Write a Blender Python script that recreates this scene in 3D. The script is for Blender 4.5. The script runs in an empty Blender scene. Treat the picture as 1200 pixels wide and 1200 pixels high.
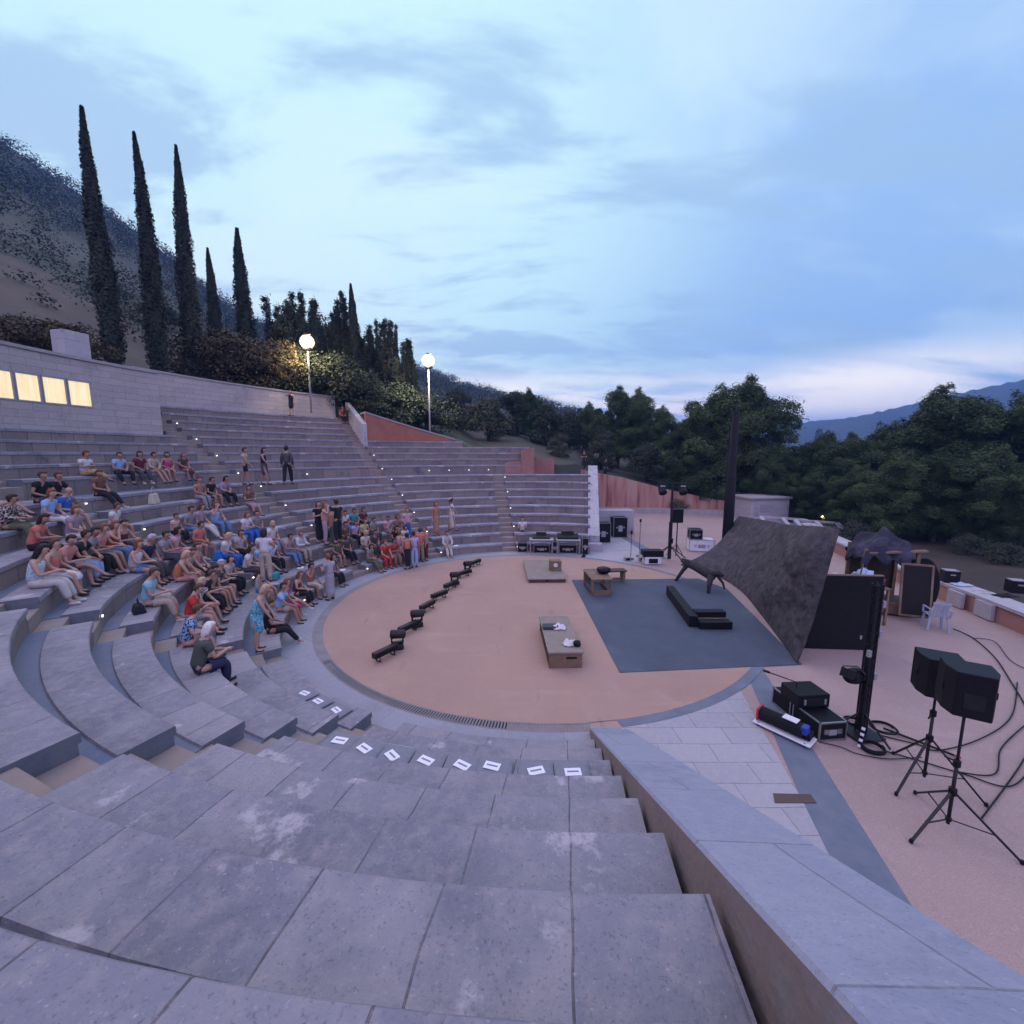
import bpy, math, random
import numpy as np
from mathutils import Vector, Matrix
random.seed(7)
S=bpy.context.scene; C=S.collection
PI=math.pi; R_=math.radians
def cosd(a): return math.cos(math.radians(a))
def sind(a): return math.sin(math.radians(a))
# ---------------- camera (orchestra centre is the world origin, metres)
EX,EY,EH=-.809,-14.362,5.12
PITCH=R_(7.76); FPX=500.0
cp,sp=math.cos(PITCH),math.sin(PITCH)
cd=bpy.data.cameras.new('camera'); cam=bpy.data.objects.new('camera',cd); C.objects.link(cam)
cam.location=(EX,EY,EH); cam.rotation_euler=(PI/2-PITCH,0,0)
cd.sensor_width=36; cd.sensor_fit='HORIZONTAL'; cd.lens=36*FPX/1200; cd.clip_start=.1; cd.clip_end=20000
S.camera=cam
def ray(px,py):
    x=(px-600)/FPX; y=-(py-600)/FPX
    return (x, cp+y*sp, -sp+y*cp)
def at(px,py,z=0.0):            # the point of height z seen at a pixel
    d=ray(px,py); t=(z-EH)/d[2]
    return (EX+d[0]*t, EY+d[1]*t)
def aty(px,py,dep):             # the point at horizontal depth dep in front of the camera
    d=ray(px,py); t=dep/d[1]
    return (EX+d[0]*t, EY+dep, EH+d[2]*t)
# ---------------- mesh builder
class MB:
    def __init__(s): s.v=[]; s.f=[]; s.uv=[]
    def add(s,vs,fs,uvs=None):
        o=len(s.v); s.v+=[tuple(p) for p in vs]
        for i,f in enumerate(fs):
            s.f.append(tuple(o+k for k in f)); s.uv.append(uvs[i] if uvs else None)
        return s
    def box(s,c,d,rz=0,rx=0,ry=0):
        m=Matrix.Translation(c)@Matrix.Rotation(rz,4,'Z')@Matrix.Rotation(ry,4,'Y')@Matrix.Rotation(rx,4,'X')
        vs=[m@Vector((x*d[0]/2,y*d[1]/2,z*d[2]/2)) for z in(-1,1) for y in(-1,1) for x in(-1,1)]
        return s.add(vs,[(0,2,3,1),(4,5,7,6),(0,1,5,4),(2,6,7,3),(0,4,6,2),(1,3,7,5)])
    def prism(s,pts,z0,z1):
        n=len(pts); f0=(lambda i:z0[i]) if isinstance(z0,(list,tuple)) else (lambda i:z0)
        f1=(lambda i:z1[i]) if isinstance(z1,(list,tuple)) else (lambda i:z1)
        a=sum(pts[i][0]*pts[(i+1)%n][1]-pts[(i+1)%n][0]*pts[i][1] for i in range(n))
        idx=list(range(n)) if a>0 else list(range(n))[::-1]
        vs=[(pts[i][0],pts[i][1],f0(i)) for i in idx]+[(pts[i][0],pts[i][1],f1(i)) for i in idx]
        return s.add(vs,[tuple(range(n))[::-1],tuple(range(n,2*n))]+[(i,(i+1)%n,n+(i+1)%n,n+i) for i in range(n)])
    def sheet(s,pts,z):
        n=len(pts); a=sum(pts[i][0]*pts[(i+1)%n][1]-pts[(i+1)%n][0]*pts[i][1] for i in range(n))
        if a<0: pts=pts[::-1]
        return s.add([(p[0],p[1],z) for p in pts],[tuple(range(n))])
    def tube(s,pts,r,n=8,cap=True):
        pts=[Vector(p) for p in pts]; k=len(pts)
        rs=r if isinstance(r,(list,tuple)) else [r]*k
        up=Vector((0,0,1)); vs=[]; prev=None
        for i,p in enumerate(pts):
            t=(pts[min(i+1,k-1)]-pts[max(i-1,0)])
            if t.length<1e-9: t=Vector((0,0,1))
            t.normalize()
            if prev is None:
                a=t.cross(up) if abs(t.z)<.95 else t.cross(Vector((1,0,0)))
            else: a=prev-t*prev.dot(t)
            a.normalize(); prev=a; b=t.cross(a)
            for j in range(n):
                w=2*PI*j/n; vs.append(p+(a*math.cos(w)+b*math.sin(w))*rs[i])
        fs=[(i*n+j,i*n+(j+1)%n,(i+1)*n+(j+1)%n,(i+1)*n+j) for i in range(k-1) for j in range(n)]
        if cap: fs+=[tuple(range(n))[::-1],tuple(range((k-1)*n,k*n))]
        return s.add(vs,fs)
    def bar(s,a,b,w,h=None):      # rectangular bar between two points
        a=Vector(a);b=Vector(b);t=(b-a).normalized();h=h or w
        u=t.cross(Vector((0,0,1))) if abs(t.z)<.97 else t.cross(Vector((0,1,0)))
        u.normalize(); v=u.cross(t)
        vs=[p+u*(x*w/2)+v*(y*h/2) for p in(a,b) for x,y in((-1,-1),(1,-1),(1,1),(-1,1))]
        return s.add(vs,[(0,1,2,3),(7,6,5,4),(0,4,5,1),(1,5,6,2),(2,6,7,3),(3,7,4,0)])
    def lathe(s,prof,n=16,c=(0,0,0),m=None):
        vs=[];k=len(prof)
        for r,z in prof:
            for j in range(n):
                p=Vector((r*math.cos(2*PI*j/n),r*math.sin(2*PI*j/n),z))
                if m: p=m@p
                vs.append(p+Vector(c))
        fs=[(i*n+j,i*n+(j+1)%n,(i+1)*n+(j+1)%n,(i+1)*n+j) for i in range(k-1) for j in range(n)]
        fs+=[tuple(range(n))[::-1],tuple(range((k-1)*n,k*n))]
        return s.add(vs,fs)
    def ring(s,r0,r1,a0,a1,z,step=2.0):
        n=max(1,int(abs(a1-a0)/step)); vs=[];uv=[]
        for i in range(n+1):
            a=a0+(a1-a0)*i/n
            vs+=[(r0*cosd(a),r0*sind(a),z),(r1*cosd(a),r1*sind(a),z)]; uv+=[(math.radians(a)*r1,0),(math.radians(a)*r1,r1-r0)]
        fs=[(2*i,2*i+1,2*i+3,2*i+2) for i in range(n)]
        return s.add(vs,fs,[[uv[k] for k in f] for f in fs])
    def build(s,name,mat,parent=None,smooth=False,bevel=0,seg=1,loc=None):
        me=bpy.data.meshes.new(name); me.from_pydata([tuple(p) for p in s.v],[],s.f)
        uvl=me.uv_layers.new(name='UVMap')
        for pol in me.polygons:
            g=s.uv[pol.index]
            if g is None:
                nn=pol.normal
                if abs(nn.z)>.7: g=[(me.vertices[k].co.x,me.vertices[k].co.y) for k in pol.vertices]
                else:
                    l=math.hypot(nn.x,nn.y) or 1; tx,ty=-nn.y/l,nn.x/l
                    g=[(me.vertices[k].co.x*tx+me.vertices[k].co.y*ty,me.vertices[k].co.z) for k in pol.vertices]
            for li,w in zip(pol.loop_indices,g): uvl.data[li].uv=w
            pol.use_smooth=smooth
        o=bpy.data.objects.new(name,me); C.objects.link(o)
        if mat is not None:
            for m in (mat if isinstance(mat,(list,tuple)) else [mat]): me.materials.append(m)
        if parent: o.parent=parent
        if loc: o.location=loc
        if bevel:
            b=o.modifiers.new('bevel','BEVEL'); b.width=bevel; b.segments=seg; b.limit_method='ANGLE'; b.angle_limit=R_(40)
        return o
def tag(o,label=None,cat=None,group=None,kind=None):
    if label: o['label']=label
    if cat: o['category']=cat
    if group: o['group']=group
    if kind: o['kind']=kind
    return o
def thing(name,label,cat,loc=(0,0,0),rz=0,group=None):
    o=bpy.data.objects.new(name,None); C.objects.link(o); o.location=loc; o.rotation_euler=(0,0,rz); o.empty_display_size=.2
    return tag(o,label,cat,group)
def struct(o): o['kind']='structure'; return o
def dup(root,loc,rz=0,label=None,group=None,scale=None):
    r=root.copy(); C.objects.link(r); r.location=loc; r.rotation_euler=(0,0,rz)
    if scale is not None: r.scale=scale if hasattr(scale,'__len__') else (scale,)*3
    if label: r['label']=label
    if group: r['group']=group
    for ch in list(root.children):
        c=ch.copy(); C.objects.link(c); c.parent=r
        for g in ch.children:
            d=g.copy(); C.objects.link(d); d.parent=c
    return r
# ---------------- materials
def NT(m):
    m.use_nodes=True; t=m.node_tree; return t,t.nodes,t.links
def new(nodes,t,**k):
    n=nodes.new(t)
    for a,b in k.items(): setattr(n,a,b)
    return n
def lin(c): return tuple(((x/255)/12.92 if x/255<=.04045 else ((x/255+.055)/1.055)**2.4) for x in c)
def mat(name,c,rough=.7,c2=None,sc=6,bump=.0,bsc=None,metal=0,spec=.4,detail=5,coord='Object',lo=.35,hi=.65,c3=None,sc3=1.2,lo3=.55,hi3=.7):
    m=bpy.data.materials.new(name); t,n,l=NT(m); b=n['Principled BSDF']
    b.inputs['Roughness'].default_value=rough; b.inputs['Metallic'].default_value=metal; b.inputs['Specular IOR Level'].default_value=spec
    b.inputs['Base Color'].default_value=(*c,1)
    if c2 or bump or c3:
        tc=new(n,'ShaderNodeTexCoord')
        col=None
        if c2:
            ns=new(n,'ShaderNodeTexNoise'); ns.inputs['Scale'].default_value=sc; ns.inputs['Detail'].default_value=detail; ns.inputs['Roughness'].default_value=.65
            l.new(tc.outputs[coord],ns.inputs['Vector'])
            mr=new(n,'ShaderNodeMapRange'); mr.inputs[1].default_value=lo; mr.inputs[2].default_value=hi; l.new(ns.outputs[0],mr.inputs[0])
            mx=new(n,'ShaderNodeMix',data_type='RGBA'); l.new(mr.outputs[0],mx.inputs[0]); mx.inputs[6].default_value=(*c,1); mx.inputs[7].default_value=(*c2,1); col=mx.outputs[2]
        if c3:
            ns=new(n,'ShaderNodeTexNoise'); ns.inputs['Scale'].default_value=sc3; ns.inputs['Detail'].default_value=6; ns.inputs['Roughness'].default_value=.6
            l.new(tc.outputs[coord],ns.inputs['Vector'])
            mr=new(n,'ShaderNodeMapRange'); mr.inputs[1].default_value=lo3; mr.inputs[2].default_value=hi3; l.new(ns.outputs[0],mr.inputs[0])
            mx=new(n,'ShaderNodeMix',data_type='RGBA'); l.new(mr.outputs[0],mx.inputs[0])
            if col: l.new(col,mx.inputs[6])
            else: mx.inputs[6].default_value=(*c,1)
            mx.inputs[7].default_value=(*c3,1); col=mx.outputs[2]
        if col: l.new(col,b.inputs['Base Color'])
        if bump:
            ns=new(n,'ShaderNodeTexNoise'); ns.inputs['Scale'].default_value=bsc or sc*3; ns.inputs['Detail'].default_value=6
            l.new(tc.outputs[coord],ns.inputs['Vector'])
            bp=new(n,'ShaderNodeBump'); bp.inputs['Strength'].default_value=bump; bp.inputs['Distance'].default_value=.02
            l.new(ns.outputs[0],bp.inputs['Height']); l.new(bp.outputs[0],b.inputs['Normal'])
    return m
def brickmat(name,c1,c2,mortar,bw,bh,ms=.012,c3=None,sc3=.8,lo3=.55,hi3=.7,bump=.4,rough=.85,off=.5,c4=None,c5=None,speck=.5):
    """stone laid in courses, in UV metres; c3 = weathering patches"""
    m=bpy.data.materials.new(name); t,n,l=NT(m); b=n['Principled BSDF']; b.inputs['Roughness'].default_value=rough; b.inputs['Specular IOR Level'].default_value=.25
    tc=new(n,'ShaderNodeTexCoord'); br=new(n,'ShaderNodeTexBrick'); br.offset=off
    nz=new(n,'ShaderNodeTexNoise'); nz.inputs['Scale'].default_value=1.7; l.new(tc.outputs['Object'],nz.inputs['Vector'])
    vm=new(n,'ShaderNodeVectorMath',operation='MULTIPLY_ADD'); l.new(nz.outputs[1],vm.inputs[0]); vm.inputs[1].default_value=(.05,.04,0); l.new(tc.outputs['UV'],vm.inputs[2])
    l.new(vm.outputs[0],br.inputs['Vector']); br.inputs['Scale'].default_value=1; br.inputs['Brick Width'].default_value=bw; br.inputs['Row Height'].default_value=bh
    br.inputs['Mortar Size'].default_value=ms; br.inputs['Mortar Smooth'].default_value=.3; br.inputs['Bias'].default_value=0
    br.inputs['Color1'].default_value=(*c1,1); br.inputs['Color2'].default_value=(*c2,1); br.inputs['Mortar'].default_value=(*mortar,1)
    col=br.outputs[0]
    def noise(sc,det=6): 
        ns=new(n,'ShaderNodeTexNoise'); ns.inputs['Scale'].default_value=sc; ns.inputs['Detail'].default_value=det; ns.inputs['Roughness'].default_value=.62; l.new(tc.outputs['Object'],ns.inputs['Vector']); return ns.outputs[0]
    for cc,sc,lo,hi,f in ((c3,sc3,lo3,hi3,1.0),(c4,9.0,.45,.75,.6),(c5,1.15,.60,.64,.7),(tuple(x*.45 for x in c1),55.0,.56,.72,speck),(tuple(min(1,x*1.7) for x in c2),38.0,.60,.76,speck)):
        if not cc: continue
        mr=new(n,'ShaderNodeMapRange'); mr.inputs[1].default_value=lo; mr.inputs[2].default_value=hi; mr.inputs[4].default_value=f; l.new(noise(sc),mr.inputs[0])
        mx=new(n,'ShaderNodeMix',data_type='RGBA'); l.new(mr.outputs[0],mx.inputs[0]); l.new(col,mx.inputs[6]); mx.inputs[7].default_value=(*cc,1); col=mx.outputs[2]
    l.new(col,b.inputs['Base Color'])
    ad=new(n,'ShaderNodeMath',operation='MULTIPLY_ADD'); l.new(noise(22),ad.inputs[0]); ad.inputs[1].default_value=.55
    iv=new(n,'ShaderNodeMath',operation='SUBTRACT'); iv.inputs[0].default_value=1; l.new(br.outputs[1],iv.inputs[1]); l.new(iv.outputs[0],ad.inputs[2])
    bp=new(n,'ShaderNodeBump'); bp.inputs['Strength'].default_value=bump; bp.inputs['Distance'].default_value=.025; l.new(ad.outputs[0],bp.inputs['Height']); l.new(bp.outputs[0],b.inputs['Normal'])
    return m
def emit(name,c,s,base=(.8,.8,.8)):
    m=bpy.data.materials.new(name); t,n,l=NT(m); b=n['Principled BSDF']; b.inputs['Base Color'].default_value=(*base,1)
    b.inputs['Emission Color'].default_value=(*c,1); b.inputs['Emission Strength'].default_value=s
    return m
K={}
def gritmat(name,c,cd,cl):
    """resin bound gravel: broad tone drift, scuffed streaks, dark stains and coarse grit"""
    m=bpy.data.materials.new(name); t,n,l=NT(m); b=n['Principled BSDF']; b.inputs['Roughness'].default_value=.8; b.inputs['Specular IOR Level'].default_value=.25
    tc=new(n,'ShaderNodeTexCoord'); col=None; src=tc.outputs['Object']
    def layer(prev,cc,sc,lo,hi,f,det=6,sx=(1,1,1),rot=0):
        mp=new(n,'ShaderNodeMapping'); mp.inputs[3].default_value=sx; mp.inputs[2].default_value=(0,0,rot); l.new(src,mp.inputs[0])
        ns=new(n,'ShaderNodeTexNoise'); ns.inputs['Scale'].default_value=sc; ns.inputs['Detail'].default_value=det; ns.inputs['Roughness'].default_value=.65; l.new(mp.outputs[0],ns.inputs['Vector'])
        mr=new(n,'ShaderNodeMapRange'); mr.inputs[1].default_value=lo; mr.inputs[2].default_value=hi; mr.inputs[4].default_value=f; l.new(ns.outputs[0],mr.inputs[0])
        mx=new(n,'ShaderNodeMix',data_type='RGBA'); l.new(mr.outputs[0],mx.inputs[0])
        if prev is None: mx.inputs[6].default_value=(*c,1)
        else: l.new(prev,mx.inputs[6])
        mx.inputs[7].default_value=(*cc,1); return mx.outputs[2],ns.outputs[0]
    col,_=layer(None,cd,.45,.35,.65,1); col,_=layer(col,cl,.9,.5,.75,.8)
    col,_=layer(col,cl,1.0,.56,.66,.5,8,(.35,2.6,1),.6); col,_=layer(col,tuple(x*.72 for x in cd),1.3,.60,.70,.55,8,(2.2,.5,1),.3)
    col,_=layer(col,tuple(x*.6 for x in cd),3.1,.66,.72,.5); col,g=layer(col,tuple(x*.55 for x in cd),70,.5,.75,.8,2); col,g2=layer(col,tuple(min(1,x*1.4) for x in cl),45,.58,.78,.6,2)
    l.new(col,b.inputs['Base Color']); bp=new(n,'ShaderNodeBump'); bp.inputs['Strength'].default_value=.35; bp.inputs['Distance'].default_value=.01; l.new(g,bp.inputs['Height']); l.new(bp.outputs[0],b.inputs['Normal']); return m
K['pink']=gritmat('pink_resin_paving',(.42,.275,.205),(.355,.235,.185),(.475,.325,.25))
K['pinkplaza']=gritmat('pink_plaza_paving',(.39,.285,.245),(.33,.245,.22),(.43,.325,.29))
K['band']=mat('grey_stone_band',(.115,.14,.18),.65,(.16,.18,.215),2.5,bump=.15,bsc=25)
K['ringstone']=brickmat('pale_walkway_stone',(.26,.27,.305),(.30,.305,.335),(.22,.21,.21),1.3,2.0,.006,c3=(.25,.25,.27),sc3=.9,c4=(.36,.34,.34),bump=.15)
K['drain']=mat('drain_stone',(.24,.225,.225),.7,(.19,.18,.185),3,bump=.2,bsc=30)
K['paving']=brickmat('pale_paving_slabs',(.33,.32,.34),(.38,.365,.375),(.20,.195,.20),.9,.46,.008,c3=(.33,.33,.36),sc3=.5,c4=(.44,.42,.40),bump=.3)
K['seat']=brickmat('grey_limestone_seat',(.212,.214,.248),(.295,.282,.30),(.12,.11,.115),.66,3.0,.006,c3=(.185,.185,.215),sc3=.7,lo3=.5,hi3=.62,c4=(.37,.33,.32),bump=.9,c5=(.50,.46,.47),speck=.7)
K['foot']=brickmat('blue_grey_footway',(.125,.16,.235),(.155,.185,.25),(.14,.14,.15),1.6,3.0,.008,c3=(.24,.225,.22),sc3=.9,lo3=.55,hi3=.7,c4=(.21,.21,.22),bump=.3)
K['riser']=brickmat('rough_stone_riser',(.19,.155,.145),(.275,.225,.20),(.13,.12,.11),.75,2,.012,c3=(.12,.11,.125),sc3=1.1,c4=(.28,.23,.20),bump=1.0)
K['endface']=mat('cut_stone_end',(.12,.14,.17),.8,(.16,.17,.19),5,bump=.3,bsc=25)
K['tread']=mat('worn_stair_stone',(.27,.215,.18),.85,(.22,.195,.18),3,bump=.4,bsc=18,c3=(.30,.27,.25),sc3=1.5)
K['repair']=mat('white_mortar_repair',(.50,.47,.46),.9,(.36,.34,.335),4,bump=.5,bsc=14)
K['ashlar']=brickmat('pale_ashlar_wall',(.36,.325,.31),(.43,.385,.36),(.24,.22,.21),.95,.27,.010,c3=(.31,.265,.245),sc3=.7,c4=(.47,.43,.41),bump=.45)
K['coping']=mat('wall_coping_stone',(.36,.33,.32),.8,(.29,.27,.265),3,bump=.25,bsc=22)
K['redwall']=mat('terracotta_render',(.36,.14,.092),.85,(.29,.11,.075),1.6,bump=.2,bsc=30,c3=(.37,.18,.15),sc3=.5)
K['pinkwall']=mat('faded_pink_render',(.37,.19,.15),.88,(.30,.145,.115),1.0,bump=.25,bsc=20,c3=(.38,.24,.20),sc3=.6)
K['whitestone']=brickmat('white_stone_slab',(.36,.345,.365),(.43,.41,.42),(.22,.21,.21),1.4,1.1,.010,c3=(.30,.29,.315),sc3=.9,c4=(.47,.45,.45),bump=.5,c5=(.24,.22,.21))
K['black']=mat('matt_black',(.005,.005,.006),.5,(.009,.009,.010),8,spec=.22)
K['bluestone']=brickmat('blue_grey_coping_slabs',(.25,.275,.35),(.30,.32,.385),(.18,.19,.22),1.5,1.1,.007,c3=(.22,.24,.30),sc3=.9,c4=(.36,.37,.42),bump=.5)
K['blackfab']=mat('black_cloth',(.005,.005,.006),.95,(.010,.010,.011),10,bump=.1)
K['metal']=mat('brushed_aluminium',(.45,.45,.47),.38,(.38,.38,.4),14,metal=.9)
K['steel']=mat('painted_grey_steel',(.32,.32,.33),.5,(.27,.27,.28),6)
K['darkmetal']=mat('dark_steel_tube',(.011,.011,.013),.45,(.018,.018,.02),10,spec=.3)
K['wood']=mat('worn_plywood',(.22,.15,.095),.75,(.16,.105,.065),7,bump=.2,bsc=30,c3=(.27,.20,.14),sc3=2)
K['darkwood']=mat('dark_stained_timber',(.055,.035,.025),.7,(.08,.05,.035),8,bump=.3,bsc=30)
K['greytop']=mat('grey_brown_board',(.27,.23,.18),.8,(.215,.185,.15),4,bump=.15)
K['white']=mat('white_plastic',(.72,.72,.73),.45,(.66,.66,.68),5)
K['chairwhite']=mat('weathered_white_plastic',(.36,.40,.47),.45,(.30,.34,.41),5)
K['paper']=mat('white_paper',(.82,.82,.83),.8)
K['cable']=mat('black_rubber_cable',(.008,.008,.010),.6,spec=.25)
K['red']=mat('red_plastic',(.45,.03,.03),.5)
K['lampglow']=emit('warm_lamp_globe',(1,.66,.30),1.15)
K['lampglow2']=emit('white_lamp_globe',(1,.86,.72),1.9)
K['steplight']=emit('step_light_lens',(1,.93,.82),2.2)
K['winglow']=None
def winmat():
    m=bpy.data.materials.new('lit_window_pane'); t,n,l=NT(m); b=n['Principled BSDF']; b.inputs['Base Color'].default_value=(.5,.45,.3,1); b.inputs['Roughness'].default_value=.2
    tc=new(n,'ShaderNodeTexCoord'); mp=new(n,'ShaderNodeMapping'); mp.inputs[3].default_value=(5,5,.6); l.new(tc.outputs['Object'],mp.inputs[0]); ns=new(n,'ShaderNodeTexNoise'); ns.inputs['Scale'].default_value=1.3; ns.inputs['Detail'].default_value=3; l.new(mp.outputs[0],ns.inputs['Vector'])
    r=new(n,'ShaderNodeValToRGB'); r.color_ramp.elements[0].position=.3; r.color_ramp.elements[0].color=(.80,.60,.30,1); r.color_ramp.elements[1].position=.7; r.color_ramp.elements[1].color=(1.0,.80,.46,1)
    l.new(ns.outputs[0],r.inputs[0]); l.new(r.outputs[0],b.inputs['Emission Color']); b.inputs['Emission Strength'].default_value=.72
    return m
K['winglow']=winmat()
# ================= world: dusk, cloudy
SUN_EL,SUN_AZ=R_(38),R_(-35)     # soft light from the bright part of the sky, ahead and to the left
W=bpy.data.worlds.new('World'); S.world=W; W.use_nodes=True
def build_world():
    t=W.node_tree; n=t.nodes; l=t.links; n.clear()
    out=n.new('ShaderNodeOutputWorld')
    sky=n.new('ShaderNodeTexSky'); sky.sky_type='NISHITA'; sky.sun_disc=False; sky.sun_elevation=R_(4); sky.sun_rotation=SUN_AZ; sky.altitude=300; sky.air_density=1.2; sky.dust_density=1.0
    b1=n.new('ShaderNodeBackground'); b1.inputs[1].default_value=.12; l.new(sky.outputs[0],b1.inputs[0])
    tc=n.new('ShaderNodeTexCoord'); D=tc.outputs['Generated']
    def math_(op,a,b=None,c=None,cl=False):
        m=n.new('ShaderNodeMath'); m.operation=op; m.use_clamp=cl
        for i,v in enumerate((a,b,c)):
            if v is None: continue
            if hasattr(v,'links'): l.new(v,m.inputs[i])
            else: m.inputs[i].default_value=v
        return m.outputs[0]
    def smooth(v,a,b):
        m=n.new('ShaderNodeMapRange'); m.interpolation_type='SMOOTHSTEP'; l.new(v,m.inputs[0]); m.inputs[1].default_value=a; m.inputs[2].default_value=b; return m.outputs[0]
    def mixc(f,a,b):
        m=n.new('ShaderNodeMix'); m.data_type='RGBA'; l.new(f,m.inputs[0])
        for s,v in ((6,a),(7,b)):
            if hasattr(v,'links'): l.new(v,m.inputs[s])
            else: m.inputs[s].default_value=(*v,1)
        return m.outputs[2]
    sep=n.new('ShaderNodeSeparateXYZ'); l.new(D,sep.inputs[0]); X,Y,Z=sep.outputs
    # planar cloud coordinates: directions projected on a flat layer overhead
    zz=math_('MAXIMUM',math_('ADD',Z,.16),.05)
    cx=math_('DIVIDE',X,zz); cy=math_('DIVIDE',Y,zz)
    cv=n.new('ShaderNodeCombineXYZ'); l.new(cx,cv.inputs[0]); l.new(cy,cv.inputs[1])
    def noise(sc,det,rough,off,sx=1.,sy=1.):
        mp=n.new('ShaderNodeMapping'); l.new(cv.outputs[0],mp.inputs[0]); mp.inputs[1].default_value=off; mp.inputs[3].default_value=(sx,sy,1); mp.inputs[2].default_value=(0,0,R_(20))
        ns=n.new('ShaderNodeTexNoise'); ns.inputs['Scale'].default_value=sc; ns.inputs['Detail'].default_value=det; ns.inputs['Roughness'].default_value=rough; ns.inputs['Distortion'].default_value=.3; l.new(mp.outputs[0],ns.inputs['Vector']); return ns.outputs[0]
    n1=noise(.9,8,.58,(3.1,1.7,0),.8,1.2); n2=noise(1.9,7,.62,(7.3,2.2,0),.6,1.4)
    def dot(v):
        m=n.new('ShaderNodeVectorMath'); m.operation='DOT_PRODUCT'; l.new(D,m.inputs[0]); m.inputs[1].default_value=v; return m.outputs['Value']
    br=Vector((-.42,1.05,.62)).normalized()
    glow=smooth(dot(br),.62,1.0)
    base=mixc(glow,(.34,.54,.88),(.64,.92,.99))
    # soft cloud shading: whiter veils and greyer bellies
    veil=smooth(n1,.44,.60)
    base=mixc(math_('MULTIPLY',veil,math_('MULTIPLY_ADD',glow,.35,.40)),base,(.72,.93,1.0))
    grey=smooth(n2,.47,.62)
    base=mixc(math_('MULTIPLY',grey,.78),base,(.37,.56,.80))
    # bright pinkish gaps low over the horizon
    low=math_('MULTIPLY',smooth(Z,.03,.09),math_('SUBTRACT',1.0,smooth(Z,.12,.20)))
    gap=math_('MULTIPLY',low,math_('MULTIPLY',smooth(Y,.45,.8),smooth(noise(.9,6,.55,(1.3,9.2,0),.35,1.0),.36,.52)))
    base=mixc(gap,base,(1.60,1.45,1.20))
    # extra sky light added behind the camera for facing walls; dim under the horizon
    back=smooth(Y,-.45,.35)
    base=mixc(back,(1.12,1.02,1.72),base)
    base=mixc(smooth(Z,-.06,.01),(.10,.10,.12),base)
    b2=n.new('ShaderNodeBackground'); b2.inputs[1].default_value=.95; l.new(base,b2.inputs[0])
    ms=n.new('ShaderNodeMixShader'); ms.inputs[0].default_value=.90; l.new(b1.outputs[0],ms.inputs[1]); l.new(b2.outputs[0],ms.inputs[2]); l.new(ms.outputs[0],out.inputs[0])
build_world()
sl=bpy.data.lights.new('sun','SUN'); sl.energy=.95; sl.angle=R_(70); sl.color=(1,.62,.76)
so=bpy.data.objects.new('sun',sl); C.objects.link(so); so.rotation_euler=(PI/2-SUN_EL,0,SUN_AZ+PI)
# rotation: lamp shines along its -Z; it must come from ahead-left and above
dv=Vector((math.sin(SUN_AZ)*math.cos(SUN_EL),math.cos(SUN_AZ)*math.cos(SUN_EL),math.sin(SUN_EL)))
so.rotation_euler=dv.to_track_quat('Z','Y').to_euler(); so.location=(-20,30,30)
S.view_settings.view_transform='Standard'; S.view_settings.look='None'; S.view_settings.exposure=.39; S.view_settings.gamma=1
S.cycles.use_denoising=True; S.cycles.max_bounces=6; S.cycles.diffuse_bounces=3; S.cycles.transparent_max_bounces=6; S.cycles.caustics_reflective=False; S.cycles.caustics_refractive=False
# ================= the theatre
R1,DR,RISE=7.86,.775,.42
def RK(k): return R1+DR*(k-1)           # lip radius of seat row k (1..9), k=9 carries the cross aisle
def ZK(k): return .4+RISE*(k-1)
STAIRS=[-113,-143,-173,157,127,97]       # radial stairways
SW=.37
# floor sheets
g=MB(); g.sheet([(-2500,-2500),(2500,-2500),(2500,2500),(-2500,2500)],-.35)
struct(g.build('ground',mat('dry_earth',(.055,.038,.028),.95,(.03,.026,.018),.3,bump=.3,bsc=4,c3=(.075,.05,.036),sc3=.05)))
m=MB(); m.sheet([(r*cosd(a),r*sind(a)) for r,a in [(6.8,x) for x in range(-180,180,2)]],0)
struct(m.build('orchestra_floor',K['pink']))
m=MB(); m.sheet([(-1.2,-9.3),(7,-16),(11.5,-16),(12.7,-6.5),(13.84,-2.83),(14.4,-.6),(14.8,2),(15.8,6),(17.2,10.5),(18.5,13.5),(20.5,20.4),(8.6,23.4),(5.3,21),(3.3,7),(0,0)],-.012)
struct(m.build('plaza_floor',K['pinkplaza']))
m=MB(); m.ring(7.075,8.1,68,276,0,2.0); struct(m.build('walkway',K['ringstone']))
# drain ring with a slotted stretch
m=MB(); m.ring(6.8,7.075,68,218,0,2); m.ring(6.8,7.075,256,276,0,2) if False else None
a=218.0
ds=.062/6.95*180/PI
while a<275.6:
    m.ring(6.8,7.075,a,a+ds*.62,0,9)
    m.ring(6.8,6.835,a+ds*.62,a+ds,0,9); m.ring(7.03,7.075,a+ds*.62,a+ds,0,9)
    m.ring(6.835,7.03,a+ds*.62,a+ds,-.09,9); a+=ds
struct(m.build('drain',K['drain']))
m=MB(); m.ring(6.8,7.03,-79.5,68,.002,2)
struct(m.build('floor_band',K['band']))
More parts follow.
